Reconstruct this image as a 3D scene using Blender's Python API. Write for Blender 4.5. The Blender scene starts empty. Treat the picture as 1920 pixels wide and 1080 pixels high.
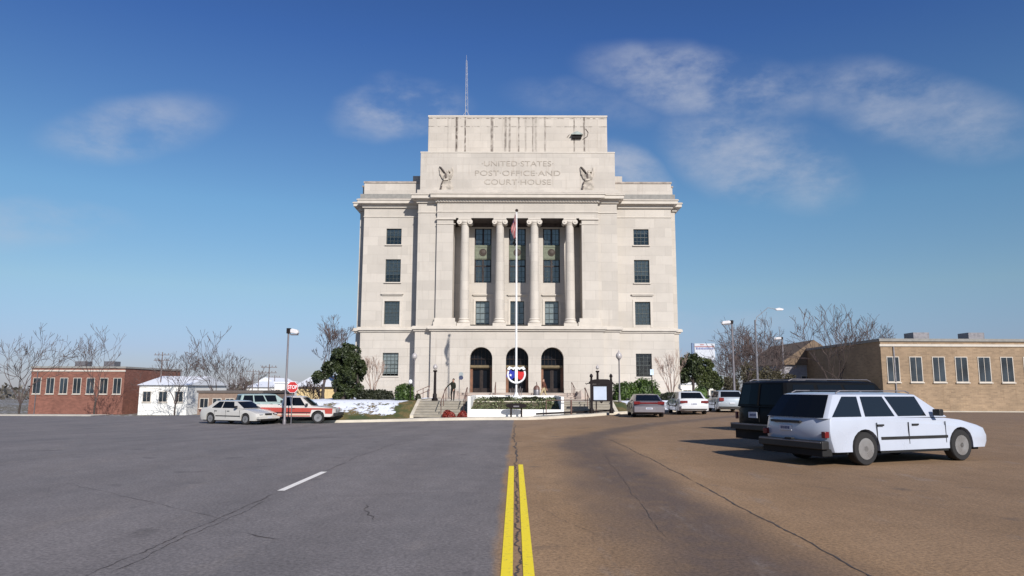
import bpy, bmesh, math, random
from mathutils import Vector, Matrix, noise
R = math.radians
scene = bpy.context.scene
COL = scene.collection
random.seed(7)

# ------------------------------------------------------------------ camera (measured from the photograph)
F = 1340.0; TH = math.atan(188 / F); YAW = 6 / F; ROLL = R(0.2)
EYE = Vector((0, 0, 1.5))
_f = Vector((-math.sin(YAW) * math.cos(TH), math.cos(YAW) * math.cos(TH), math.sin(TH)))
_r = Vector((math.cos(YAW), math.sin(YAW), 0)); _u = _r.cross(_f)
_c, _s = math.cos(ROLL), math.sin(ROLL)
CR = _r * _c + _u * _s; CU = -_r * _s + _u * _c
cam = bpy.data.cameras.new('camera'); co = bpy.data.objects.new('camera', cam); COL.objects.link(co)
m = Matrix((CR, CU, -_f)).transposed().to_4x4(); m.translation = EYE
co.matrix_world = m
cam.sensor_width = 36; cam.lens = 36 * F / 1920; cam.clip_start = .1; cam.clip_end = 4000
scene.camera = co

def at(px, py, Y):
    d = CR * (px - 960) + CU * (540 - py) + _f * F
    return EYE + d * (Y / d.y)

def sm(t):
    t = max(0., min(1., t)); return t * t * (3 - 2 * t)

def lerp(a, b, t): return a + (b - a) * t

def interp(x, pts):
    if x <= pts[0][0]: return pts[0][1]
    for (a, va), (b, vb) in zip(pts, pts[1:]):
        if x <= b: return lerp(va, vb, sm((x - a) / (b - a)))
    return pts[-1][1]

def gz(X, Y):                                            # height of the road surface
    b = interp(X, [(-14, -.68), (0, -.45), (7.4, -.12), (13, -.02)])
    z = sm((Y - 13) / 29.) * b
    far = sm((Y - 58) / 50.)
    side = sm((abs(X) - 18) / 20.)
    return z - 1.9 * far * 1.0 - .35 * side * sm((Y - 30) / 30)

def kerbY(X):
    return interp(X, [(-60, 84), (-34, 66), (-15.5, 46), (-13, 45), (4.5, 45), (9, 48.4), (14, 52), (24, 62), (50, 80)])

# ------------------------------------------------------------------ mesh builder
class MB:
    def __init__(s): s.v = []; s.f = []; s.mi = []; s.cur = 0
    def add(s, vs, fs):
        n = len(s.v); s.v += [tuple(v) for v in vs]
        for f in fs: s.f.append(tuple(i + n for i in f)); s.mi.append(s.cur)
    def quad(s, a, b, c, d): s.add([a, b, c, d], [(0, 1, 2, 3)])
    def box(s, x0, x1, y0, y1, z0, z1):
        s.add([(x0, y0, z0), (x1, y0, z0), (x1, y1, z0), (x0, y1, z0), (x0, y0, z1), (x1, y0, z1), (x1, y1, z1), (x0, y1, z1)],
              [(0, 3, 2, 1), (4, 5, 6, 7), (0, 1, 5, 4), (1, 2, 6, 5), (2, 3, 7, 6), (3, 0, 4, 7)])
    def bar(s, a, b, w, h):                              # square bar from a to b
        a = Vector(a); b = Vector(b); d = (b - a).normalized()
        up = Vector((0, 0, 1)) if abs(d.z) < .95 else Vector((0, 1, 0))
        r = d.cross(up).normalized() * w / 2; u = r.cross(d).normalized() * h / 2
        s.add([a - r - u, a + r - u, a + r + u, a - r + u, b - r - u, b + r - u, b + r + u, b - r + u],
              [(0, 1, 2, 3), (7, 6, 5, 4), (0, 4, 5, 1), (1, 5, 6, 2), (2, 6, 7, 3), (3, 7, 4, 0)])
    def tube(s, pts, rad, n=8, cap=True):
        pts = [Vector(p) for p in pts]
        if not isinstance(rad, (list, tuple)): rad = [rad] * len(pts)
        base = len(s.v); prev = None
        for i, p in enumerate(pts):
            if i == 0: d = pts[1] - p
            elif i == len(pts) - 1: d = p - pts[i - 1]
            else: d = pts[i + 1] - pts[i - 1]
            d.normalize()
            if prev is None: ref = Vector((0, 0, 1)) if abs(d.z) < .9 else Vector((1, 0, 0)); a = d.cross(ref).normalized()
            else: a = (prev - d * prev.dot(d)).normalized()
            prev = a; b = d.cross(a)
            for k in range(n):
                t = 2 * math.pi * k / n
                s.v.append(tuple(p + (a * math.cos(t) + b * math.sin(t)) * rad[i]))
        for i in range(len(pts) - 1):
            for k in range(n):
                k2 = (k + 1) % n; o = base + i * n; q = o + n
                s.f.append((o + k, o + k2, q + k2, q + k)); s.mi.append(s.cur)
        if cap:
            s.f.append(tuple(base + k for k in range(n))[::-1]); s.mi.append(s.cur)
            o = base + (len(pts) - 1) * n; s.f.append(tuple(o + k for k in range(n))); s.mi.append(s.cur)
    def lathe(s, prof, c=(0, 0, 0), n=16, axis='z'):
        base = len(s.v); c = Vector(c)
        for (r, h) in prof:
            for k in range(n):
                t = 2 * math.pi * k / n; a, b = r * math.cos(t), r * math.sin(t)
                p = Vector((a, b, h)) if axis == 'z' else (Vector((b, h, a)) if axis == 'y' else Vector((h, a, b)))
                s.v.append(tuple(c + p))
        for i in range(len(prof) - 1):
            for k in range(n):
                k2 = (k + 1) % n; o = base + i * n
                s.f.append((o + k, o + k2, o + n + k2, o + n + k)); s.mi.append(s.cur)
        s.f.append(tuple(base + k for k in range(n))[::-1]); s.mi.append(s.cur)
        o = base + (len(prof) - 1) * n; s.f.append(tuple(o + k for k in range(n))); s.mi.append(s.cur)
    def poly(s, pts, thick, origin=(0, 0, 0), plane='xz'):   # closed outline given thickness; xz plane extruded along +y
        n = len(pts); o = Vector(origin)
        if plane == 'xz': A = [o + Vector((a, 0, b)) for a, b in pts]; off = Vector((0, thick, 0))
        else: A = [o + Vector((0, a, b)) for a, b in pts]; off = Vector((thick, 0, 0))
        s.add(A + [p + off for p in A], [tuple(range(n)), tuple(range(2 * n - 1, n - 1, -1))] +
              [(i, i + n, (i + 1) % n + n, (i + 1) % n) for i in range(n)])
    def build(s, name, mats, parent=None, world=True, smooth=None, bevel=0):
        me = bpy.data.meshes.new(name)
        off = Vector(parent['org']) if (world and parent is not None) else Vector((0, 0, 0))
        me.from_pydata([tuple(Vector(v) - off) for v in s.v], [], s.f)
        if not isinstance(mats, (list, tuple)): mats = [mats]
        for q in mats: me.materials.append(q)
        me.polygons.foreach_set('material_index', s.mi)
        bm = bmesh.new(); bm.from_mesh(me)
        bmesh.ops.recalc_face_normals(bm, faces=bm.faces)
        bm.to_mesh(me); bm.free()
        if smooth is not None:
            me.polygons.foreach_set('use_smooth', [True] * len(me.polygons)); me.set_sharp_from_angle(angle=R(smooth))
        o = bpy.data.objects.new(name, me); COL.objects.link(o)
        if parent is not None:
            o.parent = parent; o['org'] = tuple(off) if world else (0, 0, 0)
        else: o['org'] = (0, 0, 0)
        if bevel:
            b = o.modifiers.new('bevel', 'BEVEL'); b.width = bevel; b.segments = 2; b.limit_method = 'ANGLE'
        return o

def tag(o, label, cat, group=None):
    o['label'] = label; o['category'] = cat
    if group: o['group'] = group
    return o
def struct(o): o['kind'] = 'structure'; return o
def empty(name, loc, label, cat, group=None, rz=0):
    o = bpy.data.objects.new(name, None); COL.objects.link(o)
    o.location = loc; o.rotation_euler = (0, 0, rz); o.empty_display_size = .2
    o['org'] = tuple(loc) if rz == 0 else (0, 0, 0)
    return tag(o, label, cat, group)
def recenter(o):                                         # single-mesh thing: move its origin to the base centre
    me = o.data; xs = [v.co for v in me.vertices]
    c = Vector(((min(v.x for v in xs) + max(v.x for v in xs)) / 2, (min(v.y for v in xs) + max(v.y for v in xs)) / 2, min(v.z for v in xs)))
    me.transform(Matrix.Translation(-c)); o.location = c
    return o
def copy_tree(src, parent=None):
    c = src.copy(); COL.objects.link(c)
    if parent is not None: c.parent = parent
    for ch in list(src.children): copy_tree(ch, c)
    return c

# ------------------------------------------------------------------ materials
class NT:
    def __init__(s, name):
        s.m = bpy.data.materials.new(name); s.m.use_nodes = True; s.t = s.m.node_tree; s.n = s.t.nodes; s.l = s.t.links
        s.b = s.n['Principled BSDF']; s.out = s.n['Material Output']
    def new(s, typ, **kw):
        x = s.n.new(typ)
        for k, v in kw.items(): setattr(x, k, v)
        return x
    def put(s, sock, v):
        if isinstance(v, bpy.types.NodeSocket): s.l.new(v, sock)
        elif isinstance(v, (tuple, list)) and sock.type == 'RGBA': sock.default_value = (*v[:3], 1)
        else: sock.default_value = v
    def math(s, op, a, b=0., c=None, clamp=False):
        x = s.new('ShaderNodeMath', operation=op, use_clamp=clamp); s.put(x.inputs[0], a); s.put(x.inputs[1], b)
        if c is not None: s.put(x.inputs[2], c)
        return x.outputs[0]
    def rng(s, v, a, b, c=0., d=1., smooth=True):
        x = s.new('ShaderNodeMapRange', interpolation_type='SMOOTHSTEP' if smooth else 'LINEAR')
        for i, q in enumerate((v, a, b, c, d)): s.put(x.inputs[i], q)
        return x.outputs[0]
    def mix(s, f, a, b, mode='MIX'):
        x = s.new('ShaderNodeMix', data_type='RGBA', blend_type=mode); s.put(x.inputs[0], f); s.put(x.inputs[6], a); s.put(x.inputs[7], b)
        return x.outputs[2]
    def pos(s, kind='Object'):
        x = s.new('ShaderNodeTexCoord'); return x.outputs[kind]
    def world(s): return s.new('ShaderNodeNewGeometry').outputs['Position']
    def xyz(s, v):
        x = s.new('ShaderNodeSeparateXYZ'); s.put(x.inputs[0], v); return x.outputs
    def comb(s, a, b, c):
        x = s.new('ShaderNodeCombineXYZ'); [s.put(x.inputs[i], q) for i, q in enumerate((a, b, c))]; return x.outputs[0]
    def scale(s, v, sc):
        x = s.new('ShaderNodeMapping'); s.put(x.inputs[0], v); x.inputs['Scale'].default_value = sc; return x.outputs[0]
    def noise(s, v, scale, detail=4, rough=.55):
        x = s.new('ShaderNodeTexNoise'); s.put(x.inputs['Vector'], v); x.inputs['Scale'].default_value = scale
        x.inputs['Detail'].default_value = detail; x.inputs['Roughness'].default_value = rough
        return x.outputs['Fac']
    def base(s, c): s.put(s.b.inputs['Base Color'], c)
    def rough(s, c): s.put(s.b.inputs['Roughness'], c)
    def bump(s, h, strength=.3, dist=.02):
        x = s.new('ShaderNodeBump'); x.inputs['Strength'].default_value = strength; x.inputs['Distance'].default_value = dist
        s.put(x.inputs['Height'], h); s.l.new(x.outputs[0], s.b.inputs['Normal'])

def plain(name, c, rough=.6, metal=0., var=.12, sc=3., coat=0., bump=0.):
    t = NT(name); p = t.pos(); n = t.noise(p, sc, 5)
    f = t.rng(n, .3, .7, 1 - var, 1 + var)
    g = t.mix(1., c, t.comb(f, f, f), 'MULTIPLY'); t.base(g)
    t.rough(t.rng(n, .3, .7, max(.02, rough - .06), min(1, rough + .08))); t.b.inputs['Metallic'].default_value = metal
    if coat: t.b.inputs['Coat Weight'].default_value = coat; t.b.inputs['Coat Roughness'].default_value = .05
    if bump: t.bump(t.noise(p, sc * 12, 3), bump)
    return t.m

def stone(name, c, bw=1.45, rh=.74, joint=.5, var=.05, streaks=(), zr=(24.1, 28.3), dirt=.06, grime=None):
    t = NT(name); p = t.world(); X, Y, Z = t.xyz(p)
    br = t.new('ShaderNodeTexBrick'); t.put(br.inputs['Vector'], t.comb(t.math('ADD', X, Y), t.math('SUBTRACT', Z, .62), 0.))
    br.inputs['Scale'].default_value = 1; br.inputs['Brick Width'].default_value = bw; br.inputs['Row Height'].default_value = rh
    br.inputs['Mortar Size'].default_value = .012; br.inputs['Mortar Smooth'].default_value = .3; br.inputs['Bias'].default_value = 0.
    br.inputs['Color1'].default_value = (*[q * (1 + var) for q in c], 1); br.inputs['Color2'].default_value = (*[q * (1 - var) for q in c], 1)
    br.inputs['Mortar'].default_value = (*[q * (1 - joint) for q in c], 1)
    col = br.outputs['Color']
    n = t.noise(p, .35, 5, .6); f = t.rng(n, .3, .7, 1 - dirt, 1 + dirt * .6)
    col = t.mix(1., col, t.comb(f, f, f), 'MULTIPLY')
    n2 = t.noise(t.scale(p, (1.6, 1.6, .12)), 2.2, 4, .6)          # rain washing down the face
    col = t.mix(t.rng(n2, .56, .74, 0., dirt * 3), col, (c[0] * .62, c[1] * .57, c[2] * .52))
    if streaks:
        acc = None; w1 = t.noise(t.scale(p, (1, 1, .5)), 1.3, 3)
        for (x, w, a) in streaks:
            d = t.math('ABSOLUTE', t.math('SUBTRACT', t.math('ADD', X, t.math('MULTIPLY', w1, .10)), x + .05))
            sk = t.math('MULTIPLY', t.rng(d, w * 1.3, w * .2, 0., 1.), a)
            acc = sk if acc is None else t.math('MAXIMUM', acc, sk)
        brk = t.rng(t.noise(t.scale(p, (1, 1, .8)), 2.6, 4), .3, .62, .25, 1.)
        acc = t.math('MULTIPLY', t.math('MULTIPLY', acc, brk), 1.3, clamp=True)
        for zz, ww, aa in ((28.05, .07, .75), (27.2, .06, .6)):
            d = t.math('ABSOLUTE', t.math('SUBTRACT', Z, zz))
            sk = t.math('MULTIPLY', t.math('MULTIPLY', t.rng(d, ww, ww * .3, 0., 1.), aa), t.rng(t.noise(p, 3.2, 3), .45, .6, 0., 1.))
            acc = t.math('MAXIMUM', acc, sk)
        col = t.mix(acc, col, (.065, .046, .035))
    if grime:
        col = t.mix(t.rng(Z, grime[1], grime[0], 0., grime[2]), col, (.42, .33, .25))
    t.base(col); t.rough(.82)
    h = t.math('ADD', t.math('MULTIPLY', br.outputs['Fac'], -1.), t.math('MULTIPLY', t.noise(p, 9, 4), .25))
    t.bump(h, .35, .02)
    return t.m

LS = (.480, .437, .382)
M = {}
M['stone'] = stone('limestone', LS, joint=.17, dirt=.075, var=.065, rh=.9, bw=1.9)
M['base'] = stone('base limestone', LS, joint=.30, rh=.76, bw=2.2, var=.05, dirt=.08, grime=(.6, 1.5, .35))
M['attic'] = stone('attic limestone', (.485, .44, .385), joint=.14, var=.06, dirt=.10)
tw = [(-6.05, .14, .75), (-5.2, .09, .8), (-2.55, .17, .6), (-1.2, .13, .55), (-.8, .12, .5), (.1, .09, .6), (1.5, .08, .5), (2.7, .10, .45), (5.6, .09, .6), (6.6, .10, .7), (1.8, .16, .3), (.8, .1, .3), (-6.9, .1, .2)]
M['tower'] = stone('tower limestone', (.50, .45, .39), joint=.16, var=.05, dirt=.09, streaks=[(a + .2, b, c) for a, b, c in tw])
M['trim'] = plain('limestone trim', (.535, .485, .42), .8, var=.07, sc=1.5)
M['trimdark'] = plain('weathered limestone top', (.34, .29, .25), .9, var=.25, sc=2.2)
M['letter'] = plain('weathered inscription', (.36, .315, .265), .9, var=.25, sc=3)
M['relief'] = plain('stained relief stone', (.40, .355, .30), .9, var=.35, sc=2.6)
M['reliefdk'] = plain('dark stain', (.10, .08, .07), .9, var=.3, sc=3)
M['frame'] = plain('window frame paint', (.05, .06, .055), .5)
M['bronze'] = plain('bronze', (.024, .014, .011), .45, .2, var=.2)
M['brownwood'] = plain('brown door frame', (.17, .075, .04), .6, var=.25)
M['verd'] = plain('green spandrel', (.150, .165, .115), .7, var=.2, sc=5)
M['verdk'] = plain('spandrel medallion', (.06, .045, .035), .7, var=.2)
M['blind'] = plain('window blind', (.27, .29, .29), .8, var=.15, sc=4)
M['blindpale'] = plain('pale window blind', (.37, .39, .375), .8, var=.15, sc=4)
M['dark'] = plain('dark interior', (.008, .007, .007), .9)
M['roof'] = plain('roof gravel', (.25, .24, .22), .9)
M['conc'] = plain('pavement concrete', (.58, .52, .42), .85, var=.12, sc=1.2, bump=.15)
M['step'] = plain('step stone', (.30, .27, .22), .85, var=.14, sc=2, bump=.2)
M['upstep'] = plain('upper step granite', (.42, .35, .30), .85, var=.12, sc=2)
M['white'] = plain('white painted wall', (.78, .77, .73), .7, var=.05, sc=1.5)
M['whitemetal'] = plain('white painted metal', (.80, .80, .80), .35, var=.03)
M['blackmetal'] = plain('black painted metal', (.011, .007, .007), .6, var=.2); M['blackmetal'].node_tree.nodes['Principled BSDF'].inputs['Specular IOR Level'].default_value = .2
M['brownmetal'] = plain('rust brown painted rail', (.13, .07, .055), .5, var=.2)
M['greymetal'] = plain('galvanised metal', (.20, .19, .20), .45, .5, var=.12)
M['polegrey'] = plain('lamp post grey paint', (.17, .155, .165), .5, .2, var=.1)
M['lens'] = plain('lamp globe', (.62, .60, .60), .25, var=.05)
M['globe'] = plain('translucent lamp globe', (.42, .39, .38), .25, var=.08)
M['yellow'] = None
def glass():
    t = NT('window glass'); t.n.remove(t.b)
    tr = t.new('ShaderNodeBsdfTransparent'); tr.inputs[0].default_value = (.78, .82, .82, 1)
    gl = t.new('ShaderNodeBsdfGlossy'); gl.inputs['Roughness'].default_value = .03
    fr = t.new('ShaderNodeFresnel'); fr.inputs[0].default_value = 1.6
    mx = t.new('ShaderNodeMixShader'); t.l.new(t.math('ADD', fr.outputs[0], .04), mx.inputs[0]); t.l.new(tr.outputs[0], mx.inputs[1]); t.l.new(gl.outputs[0], mx.inputs[2])
    t.l.new(mx.outputs[0], t.out.inputs[0]); return t.m
M['glass'] = glass()
M['carglass'] = plain('car glass', (.006, .008, .012), .08, var=.0); M['carglass'].node_tree.nodes['Principled BSDF'].inputs['Specular IOR Level'].default_value = .12
M['tyre'] = plain('tyre rubber', (.015, .014, .014), .8)
M['rim'] = plain('alloy rim', (.42, .41, .40), .3, .7)
M['underbody'] = plain('car underbody', (.008, .008, .008), .9)
M['chrome'] = plain('chrome trim', (.45, .45, .46), .2, .9)
M['tailred'] = plain('tail lamp red', (.15, .008, .008), .3)
M['headlamp'] = plain('head lamp glass', (.55, .56, .58), .12)
M['plastic'] = plain('black plastic trim', (.018, .017, .017), .5)
M['plate'] = plain('licence plate', (.55, .56, .6), .5, var=.05)
M['platetext'] = plain('licence plate marks', (.06, .07, .16), .5)

def asphalt():
    t = NT('asphalt'); p = t.world(); X, Y, Z = t.xyz(p)
    edge = t.math('ADD', X, t.math('MULTIPLY', t.math('SUBTRACT', t.noise(t.scale(p, (2, .35, 1)), 1.6, 5, .7), .5), .22))
    edge = t.math('ADD', edge, t.rng(Y, 12., 45., 0., -.10))
    lr = t.rng(edge, -.24, -.10)
    big = t.noise(t.scale(p, (1, .45, 1)), .5, 5, .6); fine = t.noise(p, 26, 3, .75); mid = t.noise(t.scale(p, (1, .6, 1)), 3.5, 5, .65)
    left = t.mix(t.rng(big, .3, .7), (.138, .123, .119), (.180, .158, .150))
    right = t.mix(t.rng(big, .3, .7), (.245, .146, .070), (.310, .192, .100))
    # dark worn band of the turning lane
    bend = t.math('MULTIPLY', t.math('POWER', t.math('MAXIMUM', t.math('SUBTRACT', Y, 19.), 0.), 2.), .022)
    xx = t.math('SUBTRACT', t.math('SUBTRACT', X, bend), t.math('ADD', 1.9, t.math('MULTIPLY', t.math('SUBTRACT', t.noise(t.scale(p, (1, .4, 1)), .8, 4), .5), 1.6)))
    band = t.rng(t.math('ABSOLUTE', xx), 1.35, .2, 0., 1.)
    band = t.math('MULTIPLY', band, t.rng(mid, .25, .6, .6, 1.))
    right = t.mix(band, right, (.108, .072, .052))
    far = t.math('MULTIPLY', t.rng(Y, 30., 40.), .25); right = t.mix(far, right, (.17, .125, .10))
    right = t.mix(t.math('MULTIPLY', t.rng(t.math('ADD', X, t.math('MULTIPLY', mid, 1.5)), 3.2, 6.5), .38), right, (.15, .095, .055))
    # polished wheel tracks of the left lanes
    wl = t.new('ShaderNodeTexWave'); t.put(wl.inputs['Vector'], t.comb(t.math('ADD', X, 0.3), 0., 0.)); wl.inputs['Scale'].default_value = .19; wl.inputs['Distortion'].default_value = 0
    left = t.mix(t.math('MULTIPLY', wl.outputs['Fac'], .22), left, (.215, .195, .19))
    col = t.mix(lr, left, right)
    sp = t.rng(t.noise(p, 1.1, 2, .4), .66, .76, 0., .45); col = t.mix(sp, col, (.055, .047, .045))          # oil spots
    lp = t.rng(t.noise(t.scale(p, (1, .3, 1)), 1.7, 6, .7), .55, .72, 0., .30); col = t.mix(lp, col, (.26, .22, .19))
    f = t.rng(fine, .25, .75, .62, 1.40); col = t.mix(1., col, t.comb(f, f, f), 'MULTIPLY')
    f = t.rng(mid, .25, .75, .9, 1.1); col = t.mix(1., col, t.comb(f, f, f), 'MULTIPLY')
    t.base(col); t.rough(.87); t.bump(fine, .5, .008)
    return t.m
M['asphalt'] = asphalt()
M['tar'] = plain('crack tar', (.072, .058, .052), .8, var=.3, sc=9)
def paintmat(name, c, wear):
    t = NT(name); p = t.world(); n = t.noise(p, 17, 6, .75)
    t.base(t.mix(t.rng(n, .54, .70, 0., wear), c, (.18, .14, .09))); t.rough(.7); t.bump(t.noise(p, 40, 3), .3, .006); return t.m
M['yellow'] = paintmat('yellow road paint', (.92, .71, .02), .7)
M['wpaint'] = paintmat('white road paint', (.84, .79, .72), .3)

def lawn():
    t = NT('lawn with snow'); p = t.world(); X, Y, Z = t.xyz(p)
    n = t.noise(p, 1.1, 6, .65); n2 = t.noise(p, 5., 5, .7); fine = t.noise(p, 22, 4, .8)
    grass = t.mix(t.rng(n2, .35, .65), (.20, .125, .045), (.10, .10, .03))
    grass = t.mix(t.rng(t.noise(p, .6, 3), .45, .62), grass, (.055, .075, .02))
    f = t.rng(fine, .2, .8, .5, 1.35); grass = t.mix(1., grass, t.comb(f, f, f), 'MULTIPLY')
    thr = t.math('ADD', t.math('MULTIPLY', n, .62), t.math('MULTIPLY', n2, .38))
    # snow keeps on the level top and thins towards the kerb and the steps
    zz = t.rng(Z, -.42, -.02, -.16, .05)
    top = t.rng(Z, .5, .62, 0., .30)
    flat = t.rng(Y, 45.2, 46.5, -.10, 0.)
    st = t.rng(t.math('ABSOLUTE', X), 7.9, 7.2, 0., -.4)
    s = t.math('ADD', t.math('ADD', t.math('ADD', thr, zz), t.math('ADD', st, flat)), top)
    sn = t.rng(s, .485, .55)
    t.base(t.mix(sn, grass, (.74, .77, .84))); t.rough(.85)
    t.bump(t.math('ADD', fine, t.math('MULTIPLY', sn, 1.5)), .6, .05)
    return t.m
M['lawn'] = lawn()
def farground():
    t = NT('far ground'); p = t.world(); n = t.noise(p, .08, 5, .6); n2 = t.noise(p, 1.4, 5, .6)
    g = t.mix(t.rng(n, .4, .6), (.12, .095, .05), (.16, .15, .14)); g = t.mix(t.rng(n2, .55, .65), g, (.6, .62, .66))
    t.base(g); t.rough(.9); return t.m
M['far'] = farground()
def leafmat(name, a, b, sc=1.3):
    t = NT(name); p = t.world(); n = t.noise(p, sc, 4, .7)
    i = t.new('ShaderNodeNewGeometry').outputs['Random Per Island']
    col = t.mix(t.math('ADD', t.math('MULTIPLY', t.rng(n, .35, .65), .55), t.math('MULTIPLY', i, .45)), a, b)
    t.base(col); t.rough(.55); t.b.inputs['Subsurface Weight'].default_value = 0
    return t.m
M['ever'] = leafmat('evergreen leaves', (.010, .017, .005), (.050, .068, .018))
M['ever2'] = leafmat('olive evergreen leaves', (.018, .026, .007), (.085, .105, .026))
M['hedge'] = leafmat('hedge leaves', (.020, .042, .008), (.085, .14, .022))
M['darkhedge'] = leafmat('dark hedge leaves', (.010, .014, .006), (.035, .04, .016))
M['redleaf'] = leafmat('red shrub leaves', (.10, .012, .008), (.30, .035, .022), 3)
M['cover'] = leafmat('ground cover leaves', (.03, .05, .02), (.18, .19, .08), 4)
M['bark'] = plain('bark', (.055, .042, .036), .9, var=.3, sc=5)
M['barkpale'] = plain('pale peeling bark', (.30, .22, .18), .85, var=.2, sc=5)
M['twig'] = plain('winter twigs', (.09, .065, .06), .9, var=.2)

# ------------------------------------------------------------------ text helper
def text_mesh(body, size, mat, parent, loc, rot=(R(90), 0, 0), ext=.012, name='lettering', width=None, bold=.0, space=1.0):
    cu = bpy.data.curves.new(name, 'FONT'); cu.body = body; cu.size = size; cu.extrude = ext; cu.align_x = 'CENTER'; cu.align_y = 'CENTER'
    cu.offset = bold; cu.space_character = space
    tmp = bpy.data.objects.new('tmp', cu); COL.objects.link(tmp)
    dg = bpy.context.evaluated_depsgraph_get(); me = bpy.data.meshes.new_from_object(tmp.evaluated_get(dg))
    bpy.data.objects.remove(tmp); bpy.data.curves.remove(cu)
    if width:
        w = max(v.co.x for v in me.vertices) - min(v.co.x for v in me.vertices)
        me.transform(Matrix.Diagonal((width / w, 1, 1, 1)))
    me.materials.clear(); me.materials.append(mat)
    o = bpy.data.objects.new(name, me); COL.objects.link(o); o.parent = parent
    o.location = Vector(loc); o.rotation_euler = rot
    return o
# ================================================================== GROUND
def grid(xs, ys, zf, name, mat, smooth=True):
    vs = [(x, y, zf(x, y)) for y in ys for x in xs]; n = len(xs)
    fs = [(j * n + i, j * n + i + 1, (j + 1) * n + i + 1, (j + 1) * n + i) for j in range(len(ys) - 1) for i in range(n - 1)]
    me = bpy.data.meshes.new(name); me.from_pydata(vs, [], fs); me.materials.append(mat)
    if smooth: me.polygons.foreach_set('use_smooth', [True] * len(me.polygons))
    o = bpy.data.objects.new(name, me); COL.objects.link(o); o['org'] = (0, 0, 0); return o
def frange(a, b, s):
    n = max(1, int(round((b - a) / s))); return [a + (b - a) * i / n for i in range(n + 1)]
xs = [-1400, -700, -350, -200] + frange(-140, 140, 5) + [200, 350, 700, 1400]
ys = [-300, -100, -40] + frange(-20, 130, 4) + [160, 220, 320, 500, 900, 1600]
struct(grid(xs, ys, lambda x, y: gz(x, y) - .12, 'ground', M['far']))
struct(grid(frange(-70, 70, .8), frange(-14, 84, .8), gz, 'road', M['asphalt']))

# lawn and bank round the building
TER = .62
def lawnz(X, Y):
    k = kerbY(X); d = Y - k; base = gz(X, k) + .13
    h = lerp(base, TER, sm((d - .15) / 3.9)) if Y < 100 else base
    if X < -15.2: h = lerp(base, h, sm((X + 18.9) / 3.7))
    if Y > 92: h = lerp(h, gz(X, Y) + .05, sm((Y - 92) / 10))
    if X > 26: h = lerp(h, max(base, gz(X, Y) + .1), sm((X - 26) / 10))
    if -6.72 < X < 6.72:
        h = -.75 if Y < 49.6 else .35
        if Y < 46.2: h = min(h, -.6)
    elif d > .2: h += .05 * (noise.noise(Vector((X * .6, Y * .6, 0)))) * sm((d - .2) / 1.5)
    return h
cols = frange(-18.8, -13.2, .25) + frange(-12.8, -6.95, .4) + [-6.74, -6.70, -3, 0, 3, 6.70, 6.74] + frange(7.1, 14, .4) + frange(14.6, 50, 1.2)
offs = [.16] + frange(.4, 6, .3) + frange(7, 30, 1.5) + [35, 45, 55]
vs = []; n = len(cols)
for d in offs:
    for x in cols:
        y = kerbY(x) + d
        vs.append((x, y, lawnz(x, y)))
fs = [(j * n + i, j * n + i + 1, (j + 1) * n + i + 1, (j + 1) * n + i) for j in range(len(offs) - 1) for i in range(n - 1)]
me = bpy.data.meshes.new('lawn'); me.from_pydata(vs, [], fs); me.materials.append(M['lawn']); me.polygons.foreach_set('use_smooth', [True] * len(fs))
lawn_o = bpy.data.objects.new('lawn', me); COL.objects.link(lawn_o); struct(lawn_o)

# kerb (real step) following the street line
b = MB(); kx = frange(-18.7, -13.2, .15) + frange(-12.9, 50, .4)
prof = [(0, -.3), (0, .13), (.03, .15), (.17, .155), (.17, -.3)]
for i, x in enumerate(kx):
    y = kerbY(x); z = gz(x, y)
    for (o_, h) in prof: b.v.append((x, y + o_, z + h))
for i in range(len(kx) - 1):
    for k in range(len(prof) - 1):
        o_ = i * 5 + k; b.f.append((o_, o_ + 5, o_ + 6, o_ + 1)); b.mi.append(0)
struct(b.build('kerb', M['conc']))
# pavement strip in front of the steps
b = MB()
px = frange(-8.6, 7.6, .4)
for x in px:
    for (yy, hh) in ((kerbY(x) + .172, .15), (46.6, .16), (46.6, -.3)): b.v.append((x, max(yy, kerbY(x) + .172) if hh != -.3 else yy, gz(x, kerbY(x)) + hh))
for i in range(len(px) - 1):
    for k in range(2): o_ = i * 3 + k; b.f.append((o_, o_ + 3, o_ + 4, o_ + 1)); b.mi.append(0)
struct(b.build('pavement', M['conc']))

# painted lines and cracks on the road, 4 mm sheets following the surface
def strip(pts, w, lift, mb, widths=None):
    base = len(mb.v)
    for i, p in enumerate(pts):
        a = Vector(pts[max(0, i - 1)]); c = Vector(pts[min(len(pts) - 1, i + 1)]); d = (c - a).normalized(); q = Vector((-d.y, d.x)) * ((widths[i] if widths else w) / 2)
        for s_ in (1, -1): X, Y = p[0] + q.x * s_, p[1] + q.y * s_; mb.v.append((X, Y, gz(X, Y) + lift))
    for i in range(len(pts) - 1): o_ = base + 2 * i; mb.f.append((o_, o_ + 1, o_ + 3, o_ + 2)); mb.mi.append(0)
for xc_, w, y1 in ((-.062, .098, 14.25), (.118, .092, 14.55)):
    mb = MB(); strip([(xc_, y) for y in frange(-10, y1, .6)], w, .006, mb); o = struct(mb.build('centre_line', M['yellow']))
mb = MB(); strip([(-3.42, 10.75), (-3.42, 13.15)], .11, .006, mb); struct(mb.build('lane_line', M['wpaint']))
mb = MB(); strip([(-3.42, 1.6), (-3.42, 4.0)], .11, .006, mb); struct(mb.build('lane_line', M['wpaint']))
def G(px_, py_):
    d = CR * (px_ - 960) + CU * (540 - py_) + _f * F
    z = 0.
    for _ in range(12):
        t = (z - 1.5) / d.z; z = gz(d.x * t, d.y * t)
    return (d.x * t, d.y * t)
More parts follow.
